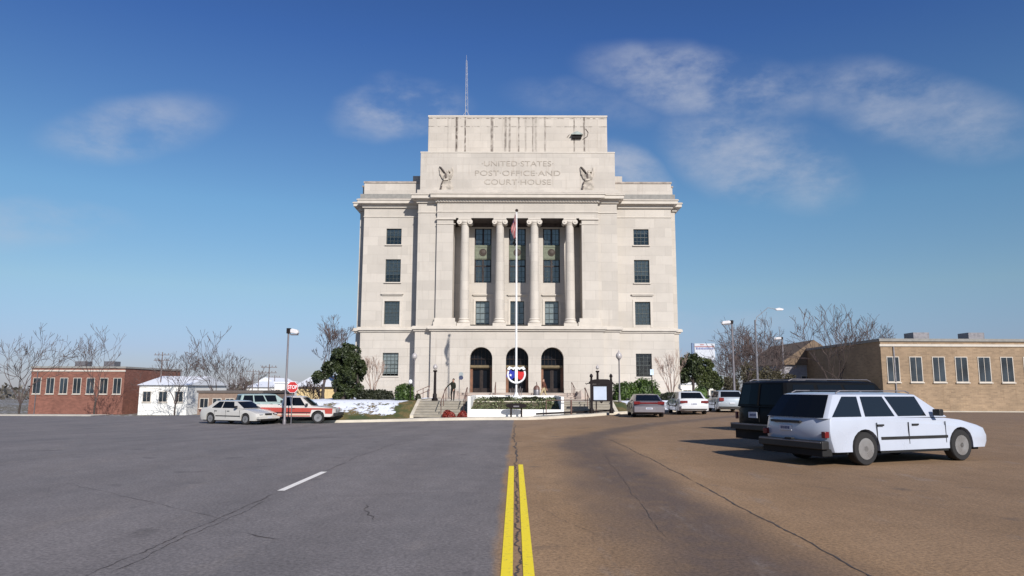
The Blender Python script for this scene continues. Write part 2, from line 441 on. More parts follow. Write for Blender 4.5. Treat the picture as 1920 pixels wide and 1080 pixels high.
def crack(p0, p1, w, amp=.03, step=.09, gaps=.0, lift=.004, name='asphalt_crack', pts=None):
    rnd = random.Random(hash((round(p0[0], 2), round(p0[1], 2))) & 0xffff)
    a = Vector(p0); c = Vector(p1); L = (c - a).length; n = max(3, int(L / step)); d = (c - a).normalized(); q = Vector((-d.y, d.x)); off = 0
    P_ = []; Wd = []
    for i in range(n + 1):
        off = off * .8 + rnd.uniform(-amp, amp); e = min(1, i / 3, (n - i) / 3)
        P_.append(tuple(a + d * (L * i / n) + q * off * e)); Wd.append(w * (.6 if abs(p0[0]) > .1 else 1.) * rnd.uniform(.25, 1.3) * (.15 + .85 * e))
    mb = MB(); strip(P_, w, lift, mb, Wd); return struct(mb.build(name, M['tar']))
crack((.032, 1.5), (.03, 15), .022, .02, .035)
crack((.03, 15), (-.02, 40), .05, .04, .3)
crack((2.87, 3), (2.93, 12), .042, .012); crack((2.93, 12), (2.98, 23), .036, .02, .2)
crack((-3.42, 4.2), (-3.42, 10.6), .022, .02); crack((-3.43, 13.2), (-3.5, 26), .03, .03, .2)
crack((-3.30, 6), (-3.28, 10), .015, .02)
crack(G(1130, 850), G(1250, 1010), .010, .02, .15)
crack(G(688, 946), G(682, 956), .03, .02, .05); crack(G(682, 956), G(700, 975), .03, .02, .05)
crack(G(450, 998), G(530, 1014), .03, .03); crack(G(640, 930), G(860, 921), .015, .03, .1); crack(G(850, 924), G(925, 925), .028, .02, .1)
crack(G(860, 966), G(925, 965), .022, .02); crack(G(640, 870), G(950, 872), .02, .05, .2); crack(G(700, 838), G(830, 847), .03, .06, .3)
crack(G(443, 826), G(740, 816), .16, .05, .6); crack(G(120, 905), G(440, 978), .012, .03, .2); crack(G(1037, 906), G(1050, 907), .05, .01, .05)
crack(G(1000, 948), G(1130, 1010), .006, .02, .1); crack(G(1320, 880), G(1476, 900), .02, .05, .2)

# ================================================================== COURTHOUSE
XC = .2
bd = empty('courthouse', (XC, 66, .6), 'pale limestone courthouse with four columns, three arched doors and a stained stepped tower', 'building')
def X_(x): return XC + x
def wall(mb, x0, x1, z0, z1, Y, holes=(), back=.4, uz=()):
    xs = sorted({x0, x1, *[h[0] - h[1] for h in holes], *[h[0] + h[1] for h in holes]}); zs = sorted({z0, z1, *[h[2] for h in holes], *[h[3] for h in holes], *uz})
    for i in range(len(xs) - 1):
        for j in range(len(zs) - 1):
            cx = (xs[i] + xs[i + 1]) / 2; cz = (zs[j] + zs[j + 1]) / 2
            if any(abs(cx - h[0]) < h[1] and h[2] < cz < h[3] for h in holes): continue
            mb.quad((X_(xs[i]), Y, zs[j]), (X_(xs[i + 1]), Y, zs[j]), (X_(xs[i + 1]), Y, zs[j + 1]), (X_(xs[i]), Y, zs[j + 1]))
    for h in holes:
        c, w, a, t = h[:4]; a0, a1 = X_(c - w), X_(c + w); Yb = Y + (h[5] if len(h) > 5 else back)
        if len(h) > 4 and h[4] == 'arch':
            zsp = t - w; n = 14
            P_ = [(X_(c) - w * math.cos(math.pi * k / n), zsp + w * math.sin(math.pi * k / n)) for k in range(n + 1)]
            for k in range(n):
                p, q = P_[k], P_[k + 1]
                mb.quad((p[0], Y, p[1]), (q[0], Y, q[1]), (q[0], Y, t), (p[0], Y, t)) if abs(q[0] - p[0]) > 1e-6 else None
                mb.quad((p[0], Y, p[1]), (p[0], Yb, p[1]), (q[0], Yb, q[1]), (q[0], Y, q[1]))
            mb.quad((a0, Y, a), (a0, Yb, a), (a0, Yb, zsp), (a0, Y, zsp)); mb.quad((a1, Y, a), (a1, Y, zsp), (a1, Yb, zsp), (a1, Yb, a))
        else:
            mb.quad((a0, Y, a), (a0, Yb, a), (a0, Yb, t), (a0, Y, t)); mb.quad((a1, Y, a), (a1, Y, t), (a1, Yb, t), (a1, Yb, a))
            mb.quad((a0, Y, t), (a0, Yb, t), (a1, Yb, t), (a1, Y, t))
        mb.quad((a0, Y, a), (a1, Y, a), (a1, Yb, a), (a0, Yb, a))
def sides(mb, x, z0, z1, Ya, Yb):
    for s_ in (1, -1): mb.quad((X_(s_ * x), Ya, z0), (X_(s_ * x), Yb, z0), (X_(s_ * x), Yb, z1), (X_(s_ * x), Ya, z1))

WY = 67.35; WB = 68.55; PB = 67.9      # wing face, set-back corner face, back wall of the portico
wz = [(15.12, 16.7), (11.47, 13.7), (7.46, 9.66)]; WX = 11.88; WH = .73
wins = []
# upper walls
mb = MB()
for s_ in (-1, 1):
    hs = [(s_ * WX, WH, a, t, '', .28) for a, t in wz]
    wall(mb, *sorted((s_ * 9.3, s_ * 14.8)), 6.9, 19.1, WY, hs)
    wall(mb, *sorted((s_ * 14.8, s_ * 15.45)), 6.9, 19.1, WB)
    mb.quad((X_(s_ * 14.8), WY, 6.9), (X_(s_ * 14.8), WB, 6.9), (X_(s_ * 14.8), WB, 19.1), (X_(s_ * 14.8), WY, 19.1))
    wall(mb, *sorted((s_ * 7.57, s_ * 9.4)), 6.9, 19.1, 66.0)
    mb.quad((X_(s_ * 9.4), 66, 6.9), (X_(s_ * 9.4), WY + .1, 6.9), (X_(s_ * 9.4), WY + .1, 19.1), (X_(s_ * 9.4), 66, 19.1))
sides(mb, 15.45, .2, 19.4, WB, 96); mb.quad((X_(-15.45), 96, .2), (X_(15.45), 96, .2), (X_(15.45), 96, 19.4), (X_(-15.45), 96, 19.4))
mb.build('upper_wall', M['stone'], bd)
# pavilion pilaster wall + recess
mb = MB()
for s_ in (-1, 1):
    wall(mb, *sorted((s_ * 6.03, s_ * 7.57)), 6.9, 17.36, 65.7)
    mb.quad((X_(s_ * 7.57), 65.7, 6.9), (X_(s_ * 7.57), 66.05, 6.9), (X_(s_ * 7.57), 66.05, 19.1), (X_(s_ * 7.57), 65.7, 19.1))
    mb.quad((X_(s_ * 6.03), 65.7, 7.3), (X_(s_ * 6.03), PB, 7.3), (X_(s_ * 6.03), PB, 17.36), (X_(s_ * 6.03), 65.7, 17.36))
ph = []
for c in (-3.32, 0, 3.3): ph += [(c, .82, 11.53, 16.87, '', .35), (c, .66, 7.47, 9.75, '', .3)]
wall(mb, -6.03, 6.03, 7.2, 17.36, PB, ph)
wall(mb, -7.57, 7.57, 17.36, 19.1, 65.7)
mb.quad((X_(-6.03), 65.7, 17.36), (X_(6.03), 65.7, 17.36), (X_(6.03), PB, 17.36), (X_(-6.03), PB, 17.36)) if False else None
mb.quad((X_(-6.03), 65.7, 7.3), (X_(6.03), 65.7, 7.3), (X_(6.03), PB, 7.3), (X_(-6.03), PB, 7.3))
mb.build('portico_wall', M['stone'], bd)
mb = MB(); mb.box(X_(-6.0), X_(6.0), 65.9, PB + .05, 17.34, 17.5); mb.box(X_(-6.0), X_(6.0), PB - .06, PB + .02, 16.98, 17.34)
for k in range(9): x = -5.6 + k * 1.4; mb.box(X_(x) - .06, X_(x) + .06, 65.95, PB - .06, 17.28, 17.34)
mb.build('portico_ceiling', plain('shade dark ceiling', (.075, .06, .055), .9, var=.3), bd)  # recess shade painted into the colour of the ceiling and strip above the windows
# ground storey
mb = MB()
for s_ in (-1, 1):
    wall(mb, *sorted((s_ * 9.3, s_ * 14.8)), .2, 6.9, WY - .05, [(s_ * WX, .745, 2.6, 4.76, '', .3)])
    wall(mb, *sorted((s_ * 14.8, s_ * 15.5)), .2, 6.9, WB - .05)
    mb.quad((X_(s_ * 14.8), WY - .05, .2), (X_(s_ * 14.8), WB - .05, .2), (X_(s_ * 14.8), WB - .05, 6.9), (X_(s_ * 14.8), WY - .05, 6.9))
    wall(mb, *sorted((s_ * 7.93, s_ * 9.45)), .2, 6.9, 65.93)
    mb.quad((X_(s_ * 9.45), 65.93, .2), (X_(s_ * 9.45), WY + .1, .2), (X_(s_ * 9.45), WY + .1, 6.9), (X_(s_ * 9.45), 65.93, 6.9))
    mb.quad((X_(s_ * 7.93), 65.55, .2), (X_(s_ * 7.93), 66, .2), (X_(s_ * 7.93), 66, 6.9), (X_(s_ * 7.93), 65.55, 6.9))
DOORS = (-3.3, 0, 3.22)
wall(mb, -7.93, 7.93, .2, 6.9, 65.55, [(c, 1.03, 1.1, 5.23, 'arch', 1.1) for c in DOORS])
mb.build('base_wall', M['base'], bd)

# string course, base plinth, mouldings: one run each, made of butted boxes
def run(mb, levels):                                   # levels: (z0, z1, projection) following the plan of the front
    for z0, z1, p, inner, in levels:
        mb.box(X_(-inner - p), X_(inner + p), 65.55 - p, 66.4, z0, z1)
        for s_ in (-1, 1):
            mb.box(*sorted((X_(s_ * (inner + p)), X_(s_ * (9.45 + p)))), 65.95 - p, WY + .2, z0, z1)
            mb.box(*sorted((X_(s_ * (9.45 + p)), X_(s_ * (14.8 + p)))), WY - p, WB + .1, z0, z1)
            mb.box(*sorted((X_(s_ * (14.8 + p)), X_(s_ * (15.5 + p)))), WB - p, 96, z0, z1)
mb = MB(); run(mb, [(6.70, 6.86, .16, 7.93), (6.86, 7.10, .32, 7.93), (7.10, 7.17, .24, 7.93)]); mb.build('string_course', M['trim'], bd, bevel=.02)
mb = MB(); run(mb, [(.2, 1.05, .10, 7.93)])
mb2 = MB()
for v_ in (0,): pass
# leave the door openings free: cut the centre box into piers
mb = MB(); p = .10
edges = [-7.93 - p, DOORS[0] - 1.03, DOORS[0] + 1.03, DOORS[1] - 1.03, DOORS[1] + 1.03, DOORS[2] - 1.03, DOORS[2] + 1.03, 7.93 + p]
for a, c in zip(edges[::2], edges[1::2]): mb = MB(); mb.box(X_(a), X_(c), 65.45, 65.9, .2, 1.55); mb.build('plinth', M['base'], bd, bevel=.02)
for s_ in (-1, 1):
    mb = MB(); mb.box(*sorted((X_(s_ * 8.03), X_(s_ * 9.55))), 65.83, WY + .2, .2, 1.5)
    mb.box(*sorted((X_(s_ * 9.55), X_(s_ * 14.9))), WY - .15, WB + .1, .2, 1.5)
    mb.box(*sorted((X_(s_ * 14.9), X_(s_ * 15.6))), WB - .15, 96, .2, 1.5)
    mb.build('plinth', M['base'], bd, bevel=.02)
def topcorn(name, z, y, mats, levels):
    for z0, z1, p, mt in levels:
        pass
# main cornice of the wings and pavilion
for s_ in (-1, 1):
  mb = MB()
  for z0, z1, p, mi in ((18.72, 18.98, .18, 0), (18.98, 19.06, .30, 0), (19.06, 19.36, .58, 0), (19.36, 19.46, .66, 0), (19.46, 19.52, .58, 1)):
    mb.cur = mi
    mb.box(*sorted((X_(s_ * 9.2), X_(s_ * (14.8 + p)))), WY - p, WB + .2, z0, z1)
    mb.box(*sorted((X_(s_ * (14.8 + p)), X_(s_ * (15.45 + p)))), WB - p, 96, z0, z1)
  mb.build('wing_cornice', [M['trim'], M['trimdark']], bd, bevel=.015)
mb = MB()
for z0, z1, p, mi in ((18.86, 19.12, .16, 0), (19.12, 19.20, .30, 0), (19.20, 19.52, .60, 0), (19.52, 19.64, .68, 0), (19.64, 19.70, .60, 1)):
    mb.cur = mi
    mb.box(X_(-7.57 - p), X_(7.57 + p), 65.7 - p, 67, z0, z1)
    for s_ in (-1, 1): mb.box(*sorted((X_(s_ * (7.57 + p)), X_(s_ * (9.4 + p)))), 66.0 - p, 69, z0, z1)
mb.cur = 0
for k in range(57): x = -7.5 + k * .268; mb.box(X_(x - .06), X_(x + .06), 65.46, 65.54, 18.9, 19.1)
mb.build('pavilion_cornice', [M['trim'], M['trimdark']], bd, bevel=.015)
mb = MB()                                               # plain mouldings on the frieze
mb.box(X_(-7.6), X_(7.6), 65.62, 65.8, 17.92, 18.02); mb.box(X_(-7.6), X_(7.6), 65.66, 65.8, 17.86, 17.92); mb.build('moulding', M['trim'], bd, bevel=.01)
for s_ in (-1, 1):
    mb = MB()
    mb.box(*sorted((X_(s_ * 7.6), X_(s_ * 9.44))), 65.93, 66.1, 17.92, 18.02)
    mb.box(*sorted((X_(s_ * 9.44), X_(s_ * 14.85))), WY - .06, WY + .1, 17.82, 17.92)
    mb.build('moulding', M['trim'], bd, bevel=.01); mb = MB()
    mb.box(*sorted((X_(s_ * 5.80), X_(s_ * 7.65))), 65.58, 65.8, 17.2, 17.36); mb.box(*sorted((X_(s_ * 5.84), X_(s_ * 7.61))), 65.64, 65.8, 16.75, 16.82)
    mb.build('pilaster_cap', M['trim'], bd, bevel=.01); mb = MB()
    mb.box(*sorted((X_(s_ * 5.62), X_(s_ * 7.75))), 65.50, 65.85, 7.17, 7.55); mb.box(*sorted((X_(s_ * 5.74), X_(s_ * 7.66))), 65.58, 65.85, 7.55, 7.9)
    mb.build('pilaster_base', M['trim'], bd, bevel=.01)
for x in (-4.95, -1.65, 1.6, 4.93):
    mb = MB(); prof = []
    for k in range(9):
        t_ = k / 8; prof.append((.455 - .085 * t_ ** 1.8, 7.92 + (16.72 - 7.92) * t_))
    mb.lathe(prof, (X_(x), 66.15, 0), 24)
    c = mb.build('column', M['stone'], bd, smooth=40)
    c['org'] = tuple(bd.location)
    q = MB(); q.box(X_(x) - .62, X_(x) + .62, 65.55, 66.77, 7.17, 7.44)
    q.lathe([(.56, 7.44), (.61, 7.52), (.58, 7.62), (.5, 7.68), (.48, 7.74), (.53, 7.8), (.5, 7.88), (.455, 7.92)], (X_(x), 66.15, 0), 24)
    qb = q.build('column_base', M['trim'], c, smooth=35)
    q = MB(); q.box(X_(x) - .60, X_(x) + .60, 65.62, 66.68, 17.24, 17.36)
    q.lathe([(.37, 16.72), (.42, 16.8), (.40, 16.86), (.5, 16.98), (.52, 17.06), (.45, 17.24)], (X_(x), 66.15, 0), 20)
    q.box(X_(x) - .5, X_(x) + .5, 65.66, 66.6, 17.08, 17.24)
    for s_ in (-1, 1):
        q.lathe([(.235, -.5), (.235, -.44), (.15, -.2), (.15, .2), (.235, .44), (.235, .5)], (X_(x) + s_ * .50, 66.15, 17.0), 16, 'y')
        q.lathe([(.07, -.56), (.07, -.5)], (X_(x) + s_ * .50, 66.15, 17.0), 10, 'y')
    q.build('capital', M['trim'], c, smooth=35)

# windows
def window(c, half, z0, z1, Y, nx, nz, blind=None, meet=None, name='window', fm='frame', bf=1.0):
    mb = MB(); x0, x1 = X_(c - half), X_(c + half); t_ = .055
    mb.box(x0, x0 + t_, Y - .03, Y + .05, z0, z1); mb.box(x1 - t_, x1, Y - .03, Y + .05, z0, z1)
    mb.box(x0 + t_, x1 - t_, Y - .03, Y + .05, z0, z0 + t_); mb.box(x0 + t_, x1 - t_, Y - .03, Y + .05, z1 - t_, z1)
    for k in range(1, nx): x = lerp(x0, x1, k / nx); mb.box(x - .016, x + .016, Y - .018, Y + .02, z0 + t_, z1 - t_)
    for k in range(1, nz):
        z = lerp(z0, z1, k / nz); w = .03 if (meet is not None and k == meet) else .015
        mb.box(x0 + t_, x1 - t_, Y - (.024 if w > .02 else .015), Y + .022, z - w, z + w)
    f = mb.build(name, M[fm], bd)
    g = MB(); g.quad((x0, Y + .01, z0), (x1, Y + .01, z0), (x1, Y + .01, z1), (x0, Y + .01, z1)); g.build('pane', M['glass'], f)
    if blind: zb = lerp(z1, z0, bf); h = MB(); h.box(x0, x1, Y + .045, Y + .06, zb, z1); h.build('blind', M[blind], f)
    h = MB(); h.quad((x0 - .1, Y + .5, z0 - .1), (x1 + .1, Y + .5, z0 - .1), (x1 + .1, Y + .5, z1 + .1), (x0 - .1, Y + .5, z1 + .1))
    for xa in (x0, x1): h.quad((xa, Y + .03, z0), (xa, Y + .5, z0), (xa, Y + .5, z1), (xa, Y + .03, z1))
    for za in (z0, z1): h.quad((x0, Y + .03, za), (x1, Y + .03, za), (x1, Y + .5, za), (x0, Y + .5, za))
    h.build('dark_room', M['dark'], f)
    return f
for s_ in (-1, 1):
    window(s_ * WX, WH, 15.12, 16.7, WY + .2, 4, 4, 'blind', 2, bf=.3 if s_ > 0 else .42)
    window(s_ * WX, WH, 11.47, 13.7, WY + .2, 4, 6, 'blindpale' if s_ > 0 else 'blind', 3, bf=.66)
    window(s_ * WX, WH, 7.46, 9.66, WY + .2, 4, 6, 'blindpale', 3, bf=1)
    window(s_ * WX, .745, 2.6, 4.76, WY + .17, 4, 6, 'blind' if s_ < 0 else None, 3, bf=.9)
for c in (-3.32, 0, 3.3):
    # tall bronze window with a green cast spandrel
    for (z0, z1, mt, nz, bz) in ((15.22, 16.87, None, 3, .85), (11.53, 13.82, 2.0, 4, .9)):
        w = window(c, .82, z0, z1, PB + .28, 4, nz, 'blind', None, bf=bz)
        q = MB(); q.box(X_(c) - .085, X_(c) + .085, PB + .18, PB + .27, z0, z1)
        for s_ in (-1, 1): q.box(X_(c) + s_ * .75 - .05, X_(c) + s_ * .75 + .05, PB + .2, PB + .255, z0, z1)
        if nz == 4: q.box(X_(c) - .82, X_(c) + .82, PB + .22, PB + .25, 13.12, 13.22)
        q.build('mullion', M['bronze'], w)
    q = MB(); q.box(X_(c) - .82, X_(c) + .82, PB + .12, PB + .4, 13.82, 15.22)
    for s_ in (-1, 1): q.box(X_(c) + s_ * .72 - .05, X_(c) + s_ * .72 + .05, PB + .08, PB + .12, 13.9, 15.14)
    q.box(X_(c) - .66, X_(c) + .66, PB + .08, PB + .118, 15.04, 15.14); q.box(X_(c) - .66, X_(c) + .66, PB + .08, PB + .118, 13.9, 14.0)
    sp = q.build('spandrel_panel', M['verd'], bd)
    q = MB(); q.lathe([(.34, 0), (.36, -.04), (.30, -.06), (.26, -.03), (.18, -.08), (.05, -.09)], (X_(c), PB + .12, 14.52), 20, 'y'); q.build('medallion', M['verdk'], sp, smooth=40)
    window(c, .66, 7.47, 9.75, PB + .24, 3, 4, 'blind', 2, bf=.9)
    mb = MB(); mb.box(X_(c) - .95, X_(c) + .95, PB - .18, PB + .05, 10.33, 10.42); mb.box(X_(c) - .88, X_(c) + .88, PB - .11, PB + .05, 10.24, 10.33); mb.build('window_hood', M['trim'], bd)
    mb = MB()
    for s_ in (-1, 1): mb.box(X_(c) + s_ * .76 - .1, X_(c) + s_ * .76 + .1, PB - .06, PB + .05, 7.3, 9.95)
    mb.box(X_(c) - .66, X_(c) + .66, PB - .06, PB + .05, 9.75, 9.95); mb.build('window_surround', M['trim'], bd)
for s_ in (-1, 1):
    c = s_ * WX
    mb = MB(); mb.box(X_(c) - 1.06, X_(c) + 1.06, WY - .2, WY + .05, 10.31, 10.40); mb.box(X_(c) - .98, X_(c) + .98, WY - .12, WY + .05, 10.20, 10.31); mb.build('window_hood', M['trim'], bd)
    mb = MB()
    for q_ in (-1, 1): mb.box(X_(c) + q_ * .83 - .1, X_(c) + q_ * .83 + .1, WY - .05, WY + .05, 7.2, 9.86)
    mb.box(X_(c) - .73, X_(c) + .73, WY - .05, WY + .05, 9.66, 9.86); mb.build('window_surround', M['trim'], bd)
    for a, t_ in wz[:2] + [(2.6, 4.76)]:
        mb = MB(); mb.box(X_(c) - .82, X_(c) + .82, WY - .14, WY + .2, a - .09, a + .002); mb.build('window_sill', M['trim'], bd)
# doorways
for c in DOORS:
    Yd = 66.65; dk = MB(); dk.quad((X_(c - 1.1), Yd + .35, 1.1), (X_(c + 1.1), Yd + .35, 1.1), (X_(c + 1.1), Yd + .35, 5.3), (X_(c - 1.1), Yd + .35, 5.3))
    mb = MB(); mb.box(X_(c) - .05, X_(c) + .05, Yd - .05, Yd + .1, 1.1, 3.35)
    mb.box(X_(c - 1.03), X_(c + 1.03), Yd - .1, Yd + .1, 4.15, 4.2)
    for k in (-2, -1, 0, 1, 2): mb.box(X_(c + k * .34) - .018, X_(c + k * .34) + .018, Yd - .02, Yd + .03, 3.62, 5.2 - abs(k) * .12)
    d_ = mb.build('doorway', M['bronze'], bd); dk.build('dark_lobby', M['dark'], d_)
    for s_ in (-1, 1): q = MB(); q.box(*sorted((X_(c + s_ * .80), X_(c + s_ * 1.03))), Yd - .16, Yd + .1, 1.1, 3.34); q.build('door_post', M['brownwood'], d_)
    q = MB(); q.box(X_(c - 1.03), X_(c + 1.03), Yd - .35, Yd + .15, 3.35, 3.6); q.box(X_(c - 1.0), X_(c + 1.0), Yd - .4, Yd - .35, 3.42, 3.54); q.build('transom_ledge', plain('ochre transom', (.15, .11, .055), .5, var=.2), d_)
    for s_ in (-1, 1):
        xa, xb = sorted((X_(c) + s_ * .06, X_(c) + s_ * .85)); q = MB()
        q.box(xa, xa + .09, Yd, Yd + .06, 1.12, 3.33); q.box(xb - .09, xb, Yd, Yd + .06, 1.12, 3.33); q.box(xa + .09, xb - .09, Yd, Yd + .06, 1.12, 1.5); q.box(xa + .09, xb - .09, Yd, Yd + .06, 3.2, 3.33)
        dr = q.build('door', M['bronze'], d_)
    q = MB(); q.quad((X_(c - .86), Yd + .03, 1.12), (X_(c + .86), Yd + .03, 1.12), (X_(c + .86), Yd + .03, 3.33), (X_(c - .86), Yd + .03, 3.33)); q.quad((X_(c - 1.0), Yd + .03, 3.6), (X_(c + 1.0), Yd + .03, 3.6), (X_(c + 1.0), Yd + .03, 5.2), (X_(c - 1.0), Yd + .03, 5.2)); q.build('door_glass', M['carglass'], d_)
# voussoir joints over the arches: shallow stone rings
for c in DOORS:
    mb = MB(); n = 11
    for k in range(n):
        a0 = math.pi * (k + .05) / n; a1 = math.pi * (k + .95) / n
        for (r0, r1) in ((1.04, 1.5),):
            P_ = [(X_(c) - r0 * math.cos(a0), 4.2 + r0 * math.sin(a0)), (X_(c) - r1 * math.cos(a0), 4.2 + r1 * math.sin(a0)), (X_(c) - r1 * math.cos(a1), 4.2 + r1 * math.sin(a1)), (X_(c) - r0 * math.cos(a1), 4.2 + r0 * math.sin(a1))]
            mb.poly(P_, .03, (0, 65.537, 0))
    mb.build('arch_stones', M['base'], bd)
# parapet, attic, tower, roofs
for s_ in (-1, 1):
    mb = MB()
    mb.box(*sorted((X_(s_ * 9.3), X_(s_ * 15.0))), WY + .5, WB + .4, 19.4, 21.35); mb.box(*sorted((X_(s_ * 15.0), X_(s_ * 15.35))), WB + .3, 96, 19.4, 21.25)
    mb.build('parapet', M['attic'], bd, bevel=.02)
mb = MB()
for s_ in (-1, 1): mb.box(*sorted((X_(s_ * 9.3), X_(s_ * 15.06))), WY + .44, WB + .46, 21.35, 21.53); mb.box(*sorted((X_(s_ * 15.06), X_(s_ * 15.42))), WB + .24, 96, 21.25, 21.38)
mb.box(X_(-9.3), X_(9.3), 95, 96, 19.4, 21.3)
mb.build('coping', M['trimdark'], bd)
mb = MB(); mb.box(X_(-15.3), X_(15.3), 67.6, 95.9, 19.3, 20.2); mb.build('roof', M['roof'], bd)
mb = MB(); mb.box(X_(-9.6), X_(9.6), 66.2, 67.4, 19.66, 20.25); mb.box(X_(-7.9), X_(7.9), 65.9, 66.2, 19.66, 20.0); mb.box(X_(-9.37), X_(9.37), 66.6, 82, 20.25, 24.02); mb.build('attic_wall', M['attic'], bd, bevel=.03)
mb = MB(); mb.box(X_(-9.40), X_(9.40), 66.57, 82, 24.02, 24.14); mb.build('attic_coping', M['trim'], bd)
mb = MB(); mb.box(X_(-8.86), X_(8.86), 68, 81, 24.14, 28.2); mb.build('tower', M['tower'], bd, bevel=.03)
mb = MB(); mb.box(X_(-8.90), X_(8.90), 67.96, 81, 28.2, 28.36); mb.build('tower_coping', M['trim'], bd)
for s_ in (-1, 1): mb = MB(); mb.box(*sorted((X_(s_ * 9.37), X_(s_ * 10.45))), 69.2, 78, 20.2, 22.5); mb.build('stair_block', M['attic'], bd)
for k, (txt, z, w) in enumerate((('·UNITED·STATES·', 22.93, 6.9), ('POST·OFFICE·AND', 21.98, 8.2), ('COURT·HOUSE', 21.10, 6.4))):
    text_mesh(txt, .74, M['letter'], bd, Vector((XC, 66.585, z)) - bd.location, width=w, ext=.012, name='inscription', bold=-.004)
text_mesh('·  ·', .3, M['letter'], bd, Vector((XC + 5.4, 65.54, 5.75)) - bd.location, ext=.01, name='inscription')

# carved eagles standing on shields
def eagle(cx):
    mb = MB(); Y = 66.62
    def P2(pts, th, mi=0): mb.cur = mi; mb.poly([(X_(cx) + a * .9, 20.3 + c_) for a, c_ in pts], th, (0, Y - th, 0))
    P2([(-.62, 0), (.62, 0), (.66, .35), (.5, .85), (.2, 1.05), (-.25, 1.0), (-.5, .7)], .16)      # rock and shield
    P2([(-.28, .9), (.25, .95), (.38, 1.4), (.25, 1.75), (.1, 1.95), (-.05, 1.75), (-.25, 1.5)], .26)  # body
    P2([(.0, 1.75), (.12, 1.7), (.3, 1.78), (.42, 1.72), (.36, 1.88), (.22, 1.98), (.05, 1.95)], .3)   # head and beak
    P2([(-.2, 1.4), (-.35, 1.75), (-.62, 2.1), (-.75, 2.35), (-.78, 2.05), (-.66, 1.6), (-.5, 1.2), (-.3, 1.0)], .16)  # wing
    P2([(.3, 1.35), (.45, 1.7), (.55, 2.1), (.62, 2.3), (.72, 1.9), (.68, 1.5), (.5, 1.1), (.32, 1.0)], .14)
    P2([(-.55, .45), (-.38, .6), (-.3, .95), (-.45, .85)], .27, 1); P2([(-.1, 1.1), (.08, 1.15), (.04, 1.6), (-.12, 1.7), (-.18, 1.4)], .31, 1)
    P2([(-.74, 2.33), (-.66, 2.2), (-.3, 1.78), (-.1, 1.66), (-.22, 1.9), (-.5, 2.2)], .29, 1); P2([(-.68, .05), (-.48, .05), (-.42, .4), (-.58, .38)], .25, 1)
    for k in range(4): a = -.7 + k * .1; P2([(a, 1.5 - k * .12), (a + .05, 1.5 - k * .12), (a + .02, 2.1 - k * .16), (a - .02, 2.1 - k * .16)], .18)
    return mb.build('eagle_relief', [M['relief'], M['reliefdk']], bd, bevel=.02)
eagle(-6.85); eagle(6.72)
# hooded vent on the tower with its cable
mb = MB(); vx = X_(6.02 - .18)
mb.box(vx - .46, vx + .46, 67.75, 68.02, 25.95, 26.28)
q = mb.build('vent', M['dark'], bd)
mb = MB(); mb.poly([(vx - .60, 26.28), (vx + .60, 26.28), (vx + .32, 26.48), (vx, 26.62), (vx - .32, 26.48)], .45, (0, 67.58, 0)); mb.build('vent_hood', plain('verdigris hood', (.28, .32, .30), .6, var=.2), q)
mb = MB(); mb.tube([(vx + .9, 67.97, 27.0), (vx + 1.15, 67.97, 26.6), (vx + 1.05, 67.97, 26.2), (vx + .6, 67.97, 25.9)], .03, 5); mb.tube([(vx - .7, 67.97, 26.4), (vx - .95, 67.97, 26.1)], .03, 5); mb.build('cable', M['reliefdk'], q)
# antenna mast
mb = MB(); ax, ay = -4.98, 69
for k in range(3):
    a = k * 2.094; mb.tube([(ax + .17 * math.cos(a), ay + .17 * math.sin(a), 28.36), (ax - .05 + .07 * math.cos(a), ay + .07 * math.sin(a), 34.6)], .018, 4)
z = 28.6; k = 0
while z < 34.3:
    f_ = lerp(.17, .07, (z - 28.36) / 6.2); a = k * 2.094; c2 = (k + 1) * 2.094
    mb.tube([(ax + f_ * math.cos(a), ay + f_ * math.sin(a), z), (ax + f_ * math.cos(c2), ay + f_ * math.sin(c2), z + .25)], .012, 4); z += .22; k += 1
mb.tube([(ax - .05, ay, 34.5), (ax - .06, ay, 35.2)], .012, 4)
for s_ in (-1, 1): mb.box(ax + s_ * .45 - .1, ax + s_ * .45 + .1, ay - .1, ay + .1, 28.36, 28.55); mb.bar((ax + s_ * .45, ay, 28.5), (ax, ay, 29.3), .03, .03)
mb.build('antenna', plain('pale mast', (.42, .42, .44), .5), bd)
# ================================================================== TERRACE, STEPS, PLANTER
b = MB(); b.box(-6.70, 6.70, 49.9, 60.0, .3, TER); b.box(-9.2, -6.70, 53, 60, .3, TER); b.box(6.70, 9.2, 53, 60, .3, TER)
o = b.build('terrace', M['conc']); struct(o)
def flight(name, x0, x1, y0, y1, z0, z1, n, mat, label, rail=None):
    th = empty(name, ((x0 + x1) / 2, y0, z0), label, 'steps')
    mb = MB()
    for k in range(n):
        ya = lerp(y0, y1, k / n); za = lerp(z0, z1, (k + 1) / n)
        mb.box(x0, x1, ya, y1 + (.0 if k else .0), za - (z1 - z0) / n, za - .035)
        mb.box(x0, x1, ya - .03, min(ya + (y1 - y0) / n - .03, y1), za - .035, za)
    mb.build('steps', mat, th)
    return th
fl = flight('outside_steps', -6.48, -3.05, 46.35, 49.92, -.33, .62, 6, M['step'], 'wide worn grey stone steps left of the white planter, behind the red shrubs', None)
mb = MB(); mb.poly([(46.25, -.6), (46.25, -.22), (49.9, .75), (50.2, .75), (50.2, -.6)], .22, (-6.70, 0, 0), 'yz'); mb.build('cheek_wall', M['conc'], fl)
fr = flight('outside_steps', 3.15, 6.48, 46.35, 49.92, -.28, .62, 6, M['step'], 'wide worn grey stone steps right of the white planter, behind the notice board', None)
mb = MB(); mb.poly([(46.25, -.6), (46.25, -.12), (49.9, .75), (50.2, .75), (50.2, -.6)], .22, (6.48, 0, 0), 'yz'); mb.build('cheek_wall', M['conc'], fr)
